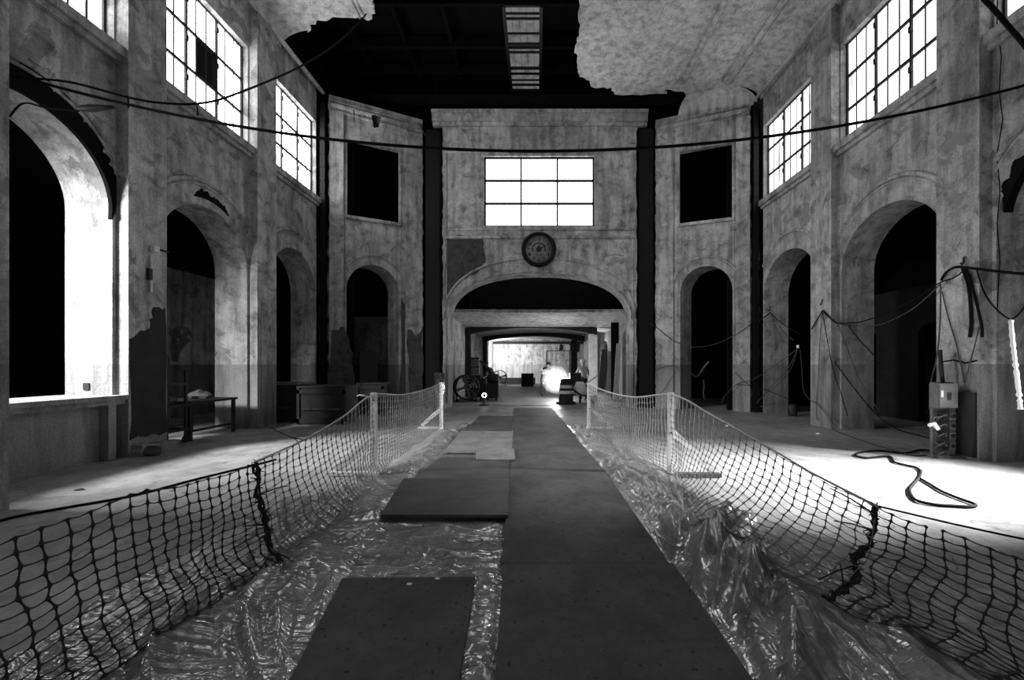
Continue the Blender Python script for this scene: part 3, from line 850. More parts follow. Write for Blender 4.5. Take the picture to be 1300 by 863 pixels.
seam(n3, gC[-1], 6, [(1, (-.12, .25, .10)), (9, (-.28, -.05, -.07)), (3, (-.1, .22, -.02)), (14, (.05, .1, .12))])
# wire twist standing on the net past the left seam
mb = MB(); p = Vector(gB[6][0]); mb.tube([p, p+Vector((-.03, -.02, .05)), p+Vector((.01, .05, .02)), p+Vector((0, .02, .0))], .005, 5)
mb.tube([p+Vector((-.02, 0, .03)), p+Vector((-.16, -.02, .10)), p+Vector((-.30, -.02, .17))], [.004, .004, .003], 5)
mb.build('wire_twist', 'rust', n2)
# slack black line running above the near right netting
mb = MB(); a, b = Vector((2.23, 2.75, .615)), Vector((2.95, 1.5, .71))
mb.tube([a.lerp(b, k/20)+Vector((0, 0, -.03*math.sin(math.pi*k/20))) for k in range(21)]+[Vector((4.4, -1.0, .72)), Vector((7.28, -5.9, 1.2))], .006, 6)
tag(mb.build('slack_line', 'cable', None, off=a), 'slack black line running from the tangled right seam out of the picture', 'line')

def fence_post(label, x, y, top, sg, join, foot, dark=False):
    root = thing('fence_post', label, 'post', (x, y, 0), 'braced white posts holding up the netting')
    m1 = MB(); m1.bar((x, y, .03), (x, y, top), .085, .045, (0, 1, 0)); m1.build('upright', 'post', root)
    m2 = MB(); m2.bar((x+sg*.035, y+.03, join), (x+sg*(foot-.02), y+.03, .08), .05, .085, (0, 0, 1)); m2.build('brace', 'post', root)
    m3 = MB(); m3.bar((x-sg*.06, y, .035), (x+sg*(foot+.06), y, .035), .10, .05); m3.build('foot_rail', 'torn' if dark else 'post', root)
    for z in (join, top-.1): m4 = MB(); m4.lathe([(.012, -.027), (.012, -.021)], (x, y, z), 8, 'y'); m4.build('bolt', 'steel', root)
fence_post('nearer braced white post on the left, foot rail pointing to the left arches', -2.29, 5.72, 1.16, -1, .50, .56)
fence_post('farther braced white post on the left, beside the round drum fan', -2.33, 9.88, 1.12, -1, .48, .50)
fence_post('nearer braced white post on the right, standing on a dark foot rail', 1.83, 5.64, 1.17, 1, .62, .62, True)
fence_post('farther braced white post on the right, in front of the striped drum', 1.23, 9.88, 1.12, 1, .50, .52)
for lb, p, d in (('short rope end knotted to the top of the nearer left post', Vector((-2.29, 5.66, 1.10)), [(-.02, -.03, 0), (-.10, -.05, .03), (-.17, -.02, .035), (-.21, 0, .02)]),):
    mb = MB(); mb.tube([p+Vector(q) for q in d], [.010, .012, .010, .006], 6)
    mb.tube([p+Vector((.055*math.cos(q), .06+.055*math.sin(q), 0)) for q in [k*math.pi/6 for k in range(12)]], .008, 6, closed=True)
    tag(mb.build('rope_end', 'rope', None, off=p), lb, 'rope')

mb = MB(); a, b = FP(412, 748, .035), FP(486, 664, .035); mb.bar(a, b, .022, .006)
tag(mb.build('tape_strip', 'white', None, off=a), 'thin white tape strip crossing the wrinkled plastic left of the near board', 'tape')
# ------------------------------------------------------------------ clock
croot = thing('wall_clock', 'round wall clock with dark rim above the big arch', 'clock', (.03, YF-.02, 5.66))
mb = MB(); mb.lathe([(.50, -.02), (.50, -.11), (.53, -.14), (.585, -.15), (.615, -.12), (.62, -.06), (.62, .015)], (.03, YF, 5.66), 56, 'y', False); mb.build('rim', 'steel', croot)
mb = MB(); mb.lathe([(.505, -.04), (.505, -.06)], (.03, YF, 5.66), 56, 'y'); face = mb.build('dial', 'clock', croot)
mb = MB()
for q in range(60):
    a = math.radians(q*6); r0, r1 = (.455, .485)
    mb.bar((.03+r0*math.sin(a), YF-.063, 5.66+r0*math.cos(a)), (.03+r1*math.sin(a), YF-.063, 5.66+r1*math.cos(a)), .008 if q % 5 else .016, .004, (0, 1, 0))
mb.lathe([(.453, -.061), (.453, -.065), (.459, -.065), (.459, -.061)], (.03, YF, 5.66), 60, 'y', False); mb.build('minute_track', 'dark', croot)
def text_mesh(txt, size, x, y, z, name, mat, parent):
    cu = bpy.data.curves.new('t', 'FONT'); cu.body = txt; cu.size = size; cu.extrude = .003; cu.offset = .004
    cu.align_x = 'CENTER'; cu.align_y = 'CENTER'
    o = bpy.data.objects.new('t', cu); COL.objects.link(o)
    bpy.context.view_layer.update()
    me = bpy.data.meshes.new_from_object(o.evaluated_get(bpy.context.evaluated_depsgraph_get()))
    bpy.data.objects.remove(o); bpy.data.curves.remove(cu)
    for v in me.vertices: v.co = Vector((v.co.x+x, -v.co.z+y, v.co.y+z))-parent_world(parent)
    me.materials.clear(); me.materials.append(M[mat]); me.name = name
    ob = bpy.data.objects.new(name, me); COL.objects.link(ob); ob.parent = parent
    return ob
for k in range(1, 13):
    a = math.radians(30*k)
    text_mesh(str(k), .15, .03+.375*math.sin(a), YF-.063, 5.66+.375*math.cos(a), 'numeral', 'dark', croot)
mb = MB()
mb.tube([(.03+.23*math.cos(math.pi*(k/24*1.25-.125)), YF-.063, 5.67+.22*math.sin(math.pi*(k/24*1.25-.125))) for k in range(25)], .022, 5)
mb.tube([(.03-.12+.24*k/14, YF-.063, 5.50-.03*math.sin(math.pi*k/14)+.015*math.sin(k*1.9)) for k in range(15)], .011, 5)
mb.build('dial_ornament', 'dark', croot)
mb = MB(); mb.lathe([(.10, -.06), (.10, -.085), (.06, -.10), (.01, -.104)], (.03, YF, 5.66), 20, 'y'); mb.build('hub', 'dark', croot)
for nm, ang, ln, w in (('hour_hand', 62, .27, .03), ('minute_hand', 2, .34, .02)):
    a = math.radians(ang); mb = MB(); mb.bar((.03-.06*math.sin(a), YF-.09, 5.66-.06*math.cos(a)), (.03+ln*math.sin(a), YF-.09, 5.66+ln*math.cos(a)), w, .006, (0, 1, 0)); mb.build(nm, 'dark', croot)

# ------------------------------------------------------------------ cables
def smooth_pts(pts, n=8):
    out = []
    c = [list(p) for p in pts]
    for k in range((len(pts)-1)*n+1): out.append(Vector(catmull(c, k/((len(pts)-1)*n))))
    return out
def cable(label, pts, r, mat='cable', name='cable', group=None, n=8, cat='cable'):
    mb = MB(); sp = smooth_pts(pts, n); mb.tube(sp, r, 6)
    return tag(mb.build(name, mat, None, off=sp[0]), label, cat, group)
sp = [Vector((x, 5.6, 4.47+.0203*x*x)) for x in [-7.05+.4986*k for k in range(29)]+[7.30]]
croot2 = thing('overhead_cable', 'long black cable sagging across the whole hall in front of the clock wall', 'cable', sp[0])
mb = MB(); mb.tube(smooth_pts(sp, 3), .021, 8); mb.build('line', 'cable', croot2)
mb = MB(); c = P(121, 137, 5.6); d = Vector((.25, 0, .012))
mb.tube([c-d, c-d*.7, c-d*.2, c+d*.5, c+d], [.022, .04, .05, .036, .022], 8); mb.build('splice', 'dark', croot2)
cable('black cable climbing from the near left arch up to the torn ceiling hole',
      [P(-12, 93, 5.4), P(14, 98, 5.5), P(87, 104, 5.5), P(165, 124, 5.6), P(210, 131, 5.7), P(255, 131, 5.9), P(300, 119, 6.3), P(380, 85, 7.8), P(430, 53, 9.3), P(466, 16, 10.75), P(474, -8, 11.4)], .016)
cable('short lower cable fixed between the near left arch crown and the splice',
      [P(12, 148, 5.5), P(30, 131, 5.52), P(60, 137, 5.55), P(100, 141, 5.6)], .012)
cable('thick black cable crossing the top right corner of the picture', [Vector((.9, 4.6, 10.68)), Vector((2.9, 4.6, 8.2)), P(1225, -30, 4.6), P(1262, 12, 4.6), P(1300, 56, 4.6), P(1340, 100, 4.6), Vector((7.28, 4.15, 4.0))], .024)
cable('small cable clip tying the two overhead cables by the left white pier edge', [P(162, 121, 5.55), P(163, 128, 5.55), P(163, 137, 5.55)], .010, 'cable', 'cable_clip', None, 4, 'clip')
cable('small cable clip on the overhead cable below the second left window', [P(250, 134, 5.6), P(251, 140, 5.6), P(251, 147, 5.6)], .010, 'cable', 'cable_clip', None, 4, 'clip')

# walls seen by a pixel ray, for things that hang on them
def wallhit(x, y, off):
    dx, dz = (x-CX)/F, -(y-CY)/F; cands = []
    if dx > 0: cands.append((WR-off)/dx)
    else: cands.append(-(WL-off)/dx if dx else 99)
    for A, B in ((AL, BL), (AR, BR)):
        d = (B-A).normalized(); n = Vector((-d.y, d.x, 0)); n = n if n.y > 0 else -n
        den = n.x*dx+n.y
        t = n.dot(A-n*(off+.07))/den
        if t > 0 and (dx < 0) == (A.x < 0) : cands.append(t)
    cands.append(YF-off)
    t = min(c for c in cands if c > 0)
    return Vector((dx*t, t, H+dz*t))
GW = 'wires draped along the right wall'
def wires(lst, group=GW):
    for lb, px, r, mat, off in lst:
        cable(lb, [wallhit(x, y, off) for x, y in px], r, mat, 'wire', group, 6, 'wire')
wires([
 ('wire swag crossing the black right end-wall arch', [(826,411),(834,416),(846,426),(860,435),(880,440.5),(907,437),(933,425),(948,415)], .011, 'cable_grey', .05),
 ('wire climbing from the far right black column to the upper hook between right arches', [(950,414),(962,407),(971,402),(978,397)], .018, 'cable', .06),
 ('wire dropping from the upper hook across the second right arch jamb', [(978,397),(990,408),(1003,417),(1016,424)], .013, 'cable', .08),
 ('thin wire fanning below the upper hook, left strand', [(978,398),(984,413),(992,428),(1001,438)], .009, 'cable_grey', .06),
 ('thin wire fanning below the upper hook, right strand', [(979,398),(990,415),(999,426),(1008,432)], .009, 'cable_grey', .07),
 ('wire rising to the hook on the second right pier', [(1030,418),(1036,408),(1044.5,394)], .015, 'cable', .05),
 ('wire from the pier hook falling right to the arch swag', [(1044.5,394),(1053,403),(1063,410),(1080,413)], .017, 'cable', .06),
 ('upper long swag across the tall black right arch opening', [(1063,410),(1090,409),(1113,402),(1135,393),(1160,381),(1180,367),(1195,358),(1212,352),(1226,341)], .012, 'cable', .12),
 ('lower long swag across the tall black right arch opening', [(1064,411),(1085,413),(1113,413),(1135,405),(1160,391),(1178,376),(1193,361)], .009, 'cable_grey', .14),
 ('drop wire down the second right pier, leftmost', [(1044,395),(1041,430),(1039,480),(1036,520),(1038,534)], .009, 'cable_grey', .05),
 ('drop wire down the second right pier, bowing outward', [(1044,395),(1050,430),(1058,470),(1068,500),(1076,528)], .009, 'cable', .06),
 ('drop wire slanting from the pier hook to the arch jamb foot', [(1064,412),(1075,440),(1088,475),(1100,497),(1115,520)], .009, 'cable_grey', .06),
 ('short slanting wire ending on the tall right arch jamb', [(1077,413),(1090,430),(1103,444),(1114,455)], .012, 'cable', .08),
 ('long slanting wire crossing the tall right arch foot', [(1060,460),(1080,487),(1100,512),(1117,530),(1140,545),(1165,552),(1185,558)], .011, 'cable', .09),
 ('wire looping down beside the pier base to the floor', [(1016,444),(1018,470),(1020,495),(1029,508),(1036,512),(1046,522),(1062,543)], .008, 'cable_grey', .10),
 ('wire fan from the pale knob, upper strand', [(1013,442),(1000,452),(975,470),(955,482),(935,488),(920,503),(917,512)], .010, 'cable_grey', .12),
 ('wire fan from the pale knob, middle strand', [(1012,443),(1004,462),(992,478),(975,495),(968,502)], .009, 'cable_grey', .12),
 ('wire fan from the pale knob, lower strand', [(1012,444),(1003,470),(985,490),(973,499),(960,512)], .009, 'cable_grey', .14),
 ('thin wire stretched low between the far right black column and the arch', [(934,488),(955,490),(975,496),(990,502),(1004,508)], .009, 'cable', .06),
 ('thin wire slanting over the narrow pier right of the black arch', [(932,472),(942,482),(952,490)], .008, 'cable_grey', .05),
 ('wire tangle slanting across the pier left of the black arch', [(832,470),(845,465),(860,467),(852,480),(843,494),(833,504)], .009, 'cable_grey', .05),
 ('heavy conduit cable running level off the right edge of the picture', [(1195,356),(1201,346),(1213,339),(1230,340),(1255,343),(1280,346),(1320,349)], .022, 'cable', .06),
 ('heavy drop cable on the near right pier, right strand', [(1224,340),(1230,352),(1238,378),(1246,412),(1247,428)], .020, 'cable', .05),
 ('heavy drop cable on the near right pier, left strand', [(1222,341),(1229,360),(1232,385),(1233,410),(1231,428)], .024, 'cable', .04),
 ('grey feeder wire falling from the pier to the panel top', [(1194,360),(1194,390),(1192,430),(1188,460),(1183,480),(1181,500),(1180,520)], .011, 'cable_grey', .30),
 ('thin wire slanting down the near right pier behind the panel', [(1196,370),(1203,400),(1212,430),(1220,462),(1224,486)], .010, 'cable_grey', .04),
 ('thin wire bowing from the pier hooks to the panel side', [(1243,415),(1237,440),(1229,470),(1224,495),(1218,520)], .009, 'cable_grey', .06),
 ('loop of wire hanging off the right end of the near right pier', [(1240,342),(1247,365),(1256,382),(1270,397),(1283,405),(1292,400),(1302,388)], .011, 'cable', .05),
])
cable('thick white frayed cord hanging below the wire loop at the right edge', [wallhit(x, y, .06) for x, y in ((1283,405),(1285,430),(1288,455),(1291,480),(1294,505),(1295,520))], [.010+.018*abs(math.sin(k*1.7))+.004*(k % 3) for k in range(31)], 'paper', 'hanging_cord', None, 6, 'cord')
for lb, x, y in (('small iron hook holding the wires between the right arches', 979, 394), ('small iron hook holding the wires on the second right pier', 1045, 386), ('small iron bracket holding cables on the near right pier', 1226, 335)):
    p = wallhit(x, y, .0); mb = MB(); n = Vector((-1, 0, 0))
    mb.tube([p+Vector((.02, 0, .12)), p+n*.03+Vector((0, 0, .11)), p+n*.035+Vector((0, 0, .02)), p+n*.06+Vector((0, 0, -.02)), p+n*.08+Vector((0, 0, .02))], .013, 6)
    tag(mb.build('iron_hook', 'rust', None, off=p), lb, 'hook')
mb = MB(); p = wallhit(1013, 440, .1); mb.lathe([(.005, -.05), (.035, -.03), (.04, 0), (.03, .04), (.005, .05)], p, 10)
tag(mb.build('insulator_knob', 'white', None, off=p), 'small pale knob where the wires gather beside the second right arch', 'insulator')
cable('long black cord looping over the bright floor on the right', [FP(x, y, .02) for x, y in ((1187,573),(1168,571),(1148,575),(1117,572),(1092,574),(1086,578),(1100,581),(1122,579),(1131,580),(1135,586),(1148,590),(1162,593),(1169,598),(1167,606),(1160,614),(1155,622),(1162,634),(1184,640),(1210,642),(1233,643),(1238,640),(1219,633),(1197,624),(1180,614),(1168,607))], .017, 'cable', 'extension_cord', None, 6, 'cord')
cable('grey cord trailing over the floor from the second right pier to the panel', [FP(x, y, .015) for x, y in ((1037,530),(1060,546),(1100,561),(1140,573),(1160,578),(1185,576),(1200,575))], .011, 'cable_grey', 'extension_cord', None, 6, 'cord')
cable('straight thin dark line lying along the left floor outside the netting', [FP(x, y, .012) for x, y in ((-60,692),(0,661),(80,645),(169,629),(250,608),(324,590),(350,583))], .016, 'cable', 'extension_cord', None, 4, 'cord')  # thin dark tube laid along the floor's straight dark line

# ------------------------------------------------------------------ electrical panel on the right
px, py = 6.83, 6.88
root = thing('electrical_panel', 'grey temporary electrical panel on an upright board by the near right pier', 'electrical panel', (px, py, 0))
x0, x1 = px-.20, px+.14
mb = MB(); mb.box(x0, x1, py+.0, py+.05, .0, 1.26); mb.box(x1-.10, x1, py-.04, py+.0, .0, 1.24); mb.box(x0-.02, x1+.02, py-.12, py+.2, 0, .04); mb.build('backboard', 'mid', root)
mb = MB(); bx0, bx1 = px-.26, px+.06
mb.box(bx0, bx1, py-.16, py, .84, 1.24); bxo = mb.build('enclosure', 'mid', root)
mb = MB(); mb.box(bx0+.015, bx0+.20, py-.172, py-.16, .86, 1.22); dr = mb.build('door', 'mid', root)
mb = MB(); mb.box(bx0+.14, bx0+.19, py-.185, py-.172, .98, 1.10); mb.build('latch', 'dark', dr)
mb = MB(); mb.box(bx0+.03, bx0+.07, py-.176, py-.172, 1.02, 1.13); mb.build('sticker', 'white', dr)
for i in range(4):
    for j in range(2):
        mb = MB(); xx = px-.13+j*.13; z = .70-i*.165
        mb.box(xx, xx+.10, py-.09, py, z-.06, z+.06); so = mb.build('outlet_box', 'mid' if j else 'dark', root)
        mb = MB(); mb.lathe([(.028, -.115), (.034, -.09)], (xx+.05, py, z), 10, 'y'); mb.build('socket', 'dark', so)
mb = MB()
for k in range(5):
    z = .72-.15*k; mb.tube(smooth_pts([(px-.1, py-.12, z), (px-.24, py-.15, z-.04), (px-.28, py-.1, z-.12), (px-.2, py-.1, z-.2)], 4), .011, 5)
mb.build('lead', 'cable_grey', root)
mb = MB(); mb.tube([(px-.02, py+.01, 1.24), (px-.04, py+.02, 1.5), (px-.02, py+.06, 1.8)], .03, 7); mb.build('conduit', 'dark', root)
mb = MB(); mb.box(7.02, 7.09, 6.62, 6.95, .05, 1.1); tag(mb.build('dark_plank', 'dark', None, off=(7.05, 6.8, 0)), 'dark board leaning on the near right pier behind the electrical panel', 'board')
root = thing('taped_plug', 'bright white taped plug hanging left of the electrical panel', 'plug', P(1186, 541, 6.75))
mb = MB(); a = P(1183, 538, 6.75)
mb.bar(a+Vector((.02, 0, .02)), a+Vector((.09, -.01, -.09)), .05, .05); mb.build('plug_body', 'paper', root)
mb = MB(); mb.lathe([(.005, -.035), (.032, -.015), (.03, .02), (.005, .035)], a+Vector((-.03, 0, -.02)), 10); mb.build('plug_cap', 'paper', root)
mb = MB(); mb.tube(smooth_pts([a+Vector((.02, 0, .03)), a+Vector((.03, .0, .10)), a+Vector((.14, .03, .11)), a+Vector((.22, .06, .10))], 4), .012, 6); mb.build('lead', 'cable_grey', root)
def crumple(name, label, cat, c, s, mat, seed, sub=2):
    bm = bmesh.new(); bmesh.ops.create_icosphere(bm, subdivisions=sub, radius=1)
    for v in bm.verts:
        n = noise.noise(v.co*1.7+Vector((seed, 0, 0)))*.5+noise.noise(v.co*4+Vector((0, seed, 0)))*.25
        v.co *= 1+n; v.co = Vector((v.co.x*s[0], v.co.y*s[1], max(-.6, v.co.z)*s[2]))
    me = bpy.data.meshes.new(name); bm.to_mesh(me); bm.free(); me.materials.append(M[mat])
    zmin = min(v.co.z for v in me.vertices)
    o = bpy.data.objects.new(name, me); COL.objects.link(o); o.location = (c[0], c[1], c[2]-zmin)
    return tag(o, label, cat)
crumple('crumpled_paper', 'crumpled white paper on the floor at the foot of the near right pier', 'paper', FP(1242, 580), (.10, .08, .10), 'paper', 3)
crumple('floor_scrap', 'small dark scrap on the floor just right of the white paper', 'scrap', FP(1256, 584), (.08, .05, .02), 'dark', 5)
crumple('floor_scrap', 'tiny pale scrap on the right floor before the second pier', 'scrap', FP(1039, 551), (.05, .04, .02), 'paper', 8)
crumple('floor_scrap', 'tiny pale scrap on the far right floor by the arches', 'scrap', FP(924, 541), (.05, .04, .02), 'paper', 9)
crumple('floor_scrap', 'small dark scrap on the bright left floor before the counter', 'scrap', FP(101, 622), (.06, .03, .012), 'dark', 12)
crumple('floor_scrap', 'pale rag lying on the plastic inside the left netting', 'scrap', FP(360, 662), (.04, .03, .03), 'paper', 15)
crumple('plaster_rubble', 'pale rubble at the foot of the near left pier', 'rubble', FP(187, 578), (.25, .12, .10), 'torn', 21)
crumple('plastic_scrap', 'folded white plastic corner sticking up beside the walkway on the right', 'scrap', (1.30, 2.62, .04), (.04, .05, .05), 'paper', 25)
crumple('plastic_scrap', 'white plastic scrap between the near board and the left netting', 'scrap', (-1.62, 3.55, .05), (.035, .03, .03), 'paper', 28)
for i, (x, y) in enumerate(((395, 700), (480, 706), (520, 742), (555, 735), (330, 745))):
    crumple('plaster_chip', ['white chip nearest the left netting on the wrinkled plastic', 'white chip lying upright in the middle of the wrinkled plastic', 'white chip at the top edge of the near grey board',
            'white chip close to the near board right corner', 'white chip under the left seam'][i], 'chip', FP(x, y, .03), (.022, .02, .008), 'paper', 40+i, 1)

# ------------------------------------------------------------------ left side fittings and dark clutter
p = wallhit(193, 340, 0)
root = thing('wall_conduit', 'pale bracket and upright tube on the near left pier', 'conduit', p)
mb = MB(); a = wallhit(192, 324, .03); b = wallhit(192, 371, .03); mb.tube([a, b], .018, 8); mb.build('tube', 'post', root)
mb = MB(); c = wallhit(196, 316, .05); mb.box(c.x-.03, c.x+.05, c.y-.05, c.y+.05, c.z-.05, c.z+.05); mb.build('bracket_box', 'post', root)
mb = MB(); mb.tube([c, wallhit(207, 318, .06), wallhit(214, 320, .04)], .015, 6); mb.build('arm', 'rust', root)
mb = MB(); q = wallhit(189, 348, .02); mb.box(q.x-.02, q.x+.04, q.y-.03, q.y+.03, q.z-.1, q.z+.1); mb.build('switch_box', 'dark', root)
mb = MB(); q = Vector((-WL-PIER-.42, 6.795, 1.19)); mb.box(q.x-.05, q.x+.05, q.y-.02, q.y+.0, q.z-.06, q.z+.06)
tag(mb.build('wall_socket', 'dark', None, off=q), 'small dark wall socket low on the bright jamb of the near left arch', 'socket')

def table(label, x, y, w, d, h, mat='dark'):
    root = thing('work_table', label, 'table', (x, y, 0))
    mb = MB(); mb.box(x-w/2, x+w/2, y-d/2, y+d/2, h-.05, h); mb.build('tabletop', mat, root)
    for sx in (-1, 1):
        for sy in (-1, 1):
            mb = MB(); mb.bar((x+sx*(w/2-.06), y+sy*(d/2-.06), 0), (x+sx*(w/2-.06), y+sy*(d/2-.06), h-.05), .06); mb.build('leg', mat, root)
    for sx in (-1, 1): mb = MB(); mb.bar((x+sx*(w/2-.06), y-d/2+.06, .2), (x+sx*(w/2-.06), y+d/2-.06, .2), .04); mb.build('stretcher', mat, root)
    return root
table('dark work table standing in the second left arch', -7.55, 8.9, 1.1, 1.3, .80)
root = thing('tool_cart', 'dark trolley of clutter beside the near left pier inside the second arch', 'trolley', (-7.3, 7.95, 0))
for z in (.25, .72, 1.15):
    mb = MB(); mb.box(-7.65, -6.98, 7.7, 8.2, z, z+.05); mb.build('shelf', 'dark', root)
for sx in (-7.62, -7.02):
    for sy in (7.74, 8.16):
        mb = MB(); mb.bar((sx, sy, .08), (sx, sy, 1.45), .04); u = mb.build('upright', 'dark', root)
        mb = MB(); mb.lathe([(.07, -.02), (.07, .02)], (sx, sy, .075), 12, 'x'); mb.build('wheel', 'dark', u)
crumple('canvas_bundle', 'grey canvas bundle on the middle shelf of the dark trolley', 'bundle', (-7.3, 7.95, .77), (.24, .18, .14), 'torn', 31)
crumple('canvas_bundle', 'grey canvas bundle on the bottom shelf of the dark trolley', 'bundle', (-7.3, 7.95, .30), (.24, .18, .15), 'torn', 33)
crumple('canvas_bundle', 'pale bundle lying on the dark work table', 'bundle', (-7.5, 9.1, .80), (.22, .2, .12), 'torn', 37)
# dark ticket bench with sloped pale top by the third pier
def bench(label, x0, x1, y0, y1, h, mat, topmat):
    root = thing('dark_bench', label, 'bench', ((x0+x1)/2, (y0+y1)/2, 0))
    mb = MB(); mb.box(x0+.04, x1-.04, y0+.04, y1-.04, .06, h-.05); mb.build('carcass', mat, root)
    mb = MB(); mb.box(x0, x1, y0, y1, h-.05, h); mb.build('top', topmat, root)
    mb = MB()
    for x in (x0, x1-.07): mb.box(x, x+.07, y0, y0+.07, 0, h-.05)
    mb.box(x0, x1, y0, y0+.04, .03, .15); mb.box(x0, x1, y0, y0+.04, h-.2, h-.1); mb.build('frame', mat, root)
    mb = MB(); mb.box(x0+.15, x1-.15, y0-.02, y0+.05, .38, .43); mb.build('rail', 'torn', root); return root
bench('black panelled bench standing before the far left corner column', -6.25, -5.0, 10.6, 11.5, 1.0, 'dark', 'dark')
bench('dark bench with a paler top inside the third left arch', -8.3, -6.45, 11.0, 11.9, 1.06, 'dark', 'mid')  # top takes a lighter grey than the carcass
bench('low dark bench standing inside the left end-wall arch', -5.6, -4.75, 12.6, 13.1, 1.0, 'dark', 'dark')
# faint plastic scraps in the right end-wall arch
for i, (pts, r) in enumerate((([(875, 472), (880, 476), (884, 478), (889, 473), (894, 466), (900, 459)], .035), ([(893, 482), (894, 490), (893, 498), (894, 506)], .03))):
    cable(['twisted pale plastic strip hanging in the black right end-wall arch, upper', 'pale plastic strip hanging straight down in the black right end-wall arch'][i],
          [P(x, y, 15.0) for x, y in pts], r, 'cable_grey' if i else 'mid', 'plastic_strip', None, 4, 'strip')
mb = MB(); p = FP(1002, 528); mb.lathe([(.10, 0), (.13, .05), (.13, .28), (.07, .36), (.05, .36)], (p.x+.1, p.y, 0), 14)
tag(mb.build('dark_jug', 'dark', None, off=(p.x+.1, p.y, 0)), 'small dark jug at the foot of the second right arch', 'jug')

# ------------------------------------------------------------------ people
def person(label, loc, face, J, clothes):
    """J: joints in the figure's own frame (x right, y forward, z up)"""
    root = thing('person', label, 'person', loc)
    ca, sa = math.cos(face), math.sin(face)
    def T(p): p = Vector(p); return Vector((p.x*ca-p.y*sa, p.x*sa+p.y*ca, p.z))
    verts, edges, rad = [], [], []
    def v(p, r, par=None):
        verts.append(T(p)); rad.append(r)
        if par is not None: edges.append((par, len(verts)-1))
        return len(verts)-1
    pel = v(J['pelvis'], .145); bel = v(J['belly'], .135, pel); che = v(J['chest'], .16, bel)
    nb = v(J['neck'], .06, che); hd0 = v(J['head0'], .075, nb); hd1 = v(J['head1'], .098, hd0); hd2 = v(J['head2'], .07, hd1)
    hands = []
    for s in ('l', 'r'):
        sh_ = v(J['sh_'+s], .075, che); el = v(J['el_'+s], .048, sh_); wr = v(J['wr_'+s], .034, el)
        d = (Vector(J['wr_'+s])-Vector(J['el_'+s])).normalized(); side = d.cross(Vector((0, 0, 1))).normalized() if abs(d.z) < .95 else Vector((0, 1, 0))
        pa = v(Vector(J['wr_'+s])+d*.07, .036, wr)
        for k, (o, ln) in enumerate(((-.030, .075), (-.010, .088), (.010, .082), (.030, .062))):
            b = Vector(J['wr_'+s])+d*.095+side*o
            f1 = v(b, .012, pa); f2 = v(b+d*ln*.5+Vector((0, 0, -.012)), .010, f1); v(b+d*ln*.85+Vector((0, 0, -.04)), .008, f2)
        th = v(Vector(J['wr_'+s])+d*.045+side*-.045, .012, pa); v(Vector(J['wr_'+s])+d*.085+side*-.06, .010, th)
        hp = v(J['hip_'+s], .105, pel); kn = v(J['kn_'+s], .068, hp); an = v(J['an_'+s], .045, kn); v(Vector(J['an_'+s])+Vector((0, .15, -.045)), .038, an)
    me = bpy.data.meshes.new('body'); me.from_pydata(verts, edges, []); me.update()
    ob = bpy.data.objects.new('body', me); COL.objects.link(ob)
    md = ob.modifiers.new('s', 'SKIN'); sk = me.skin_vertices[0].data
    for i, r in enumerate(rad): sk[i].radius = (r, r)
    sk[0].use_root = True
    sb = ob.modifiers.new('d', 'SUBSURF'); sb.levels = 1; sb.render_levels = 1
    bpy.context.view_layer.update()
    me2 = bpy.data.meshes.new_from_object(ob.evaluated_get(bpy.context.evaluated_depsgraph_get()))
    bpy.data.objects.remove(ob)
    zt = T(J['neck']).z
    me2.materials.clear(); me2.materials.append(M['skin']); me2.materials.append(M[clothes['top']]); me2.materials.append(M[clothes['legs']]); me2.materials.append(M['dark'])
    wr = [T(J['wr_l']), T(J['wr_r'])]; pz = J['pelvis'][2]; hipc = T(J['pelvis'])
    for p in me2.polygons:
        c = p.center; p.use_smooth = True
        hd = min((c-T(J['head1'])).length, (c-T(J['head0'])).length)
        if hd < .14 or min((c-w).length for w in wr) < .19: p.material_index = 0
        elif c.z < .12: p.material_index = 3
        elif min((c-T(J[k])).length for k in ('hip_l', 'hip_r', 'kn_l', 'kn_r', 'an_l', 'an_r')) < min((c-T(J[k])).length for k in ('chest', 'belly', 'el_l', 'el_r', 'wr_l', 'wr_r')): p.material_index = 2
        else: p.material_index = 1
    body = bpy.data.objects.new('body', me2); COL.objects.link(body); body.parent = root
    L0 = Vector(loc)
    h1 = L0+T(J['head1']); f = T((0, 1, 0)); u = (T(J['head2'])-T(J['head0'])).normalized(); rt = f.cross(u).normalized()
    mb = MB(); mb.tube([h1+f*.085+u*.03, h1+f*.118-u*.01, h1+f*.09-u*.02], [.010, .016, .012], 6); mb.build('nose', 'skin', root)
    mb = MB()
    for s in (-1, 1): mb.lathe([(.001, -.012), (.012, -.006), (.012, .006), (.001, .012)], h1+f*.088+rt*s*.034+u*.02, 8)
    mb.build('eye', 'dark', root)
    mb = MB()
    for s in (-1, 1): mb.lathe([(.006, -.03), (.017, -.01), (.017, .015), (.006, .03)], h1+rt*s*.098+u*.0, 8)
    mb.build('ear', 'skin', root)
    mb = MB(); mb.bar(h1+f*.088-rt*.025-u*.055, h1+f*.088+rt*.025-u*.055, .012, .01); mb.build('mouth', 'dark', root)
    mb = MB(); hc = h1+u*.03
    if clothes['head'] == 'helmet':
        prof = [(.16, -.02), (.128, .0), (.126, .05), (.10, .10), (.05, .125), (.004, .13)]
        mb.lathe(prof, hc+u*.02, 20); mb.build('helmet', 'white', root)
    else:
        mb.lathe([(.112, -.04), (.118, .02), (.10, .07), (.05, .10), (.004, .105)], hc, 16); mb.build('cap', 'dark', root)
        mb = MB(); mb.bar(hc+f*.08+u*.0, hc+f*.2-u*.01, .14, .015); mb.build('cap_peak', 'dark', root)
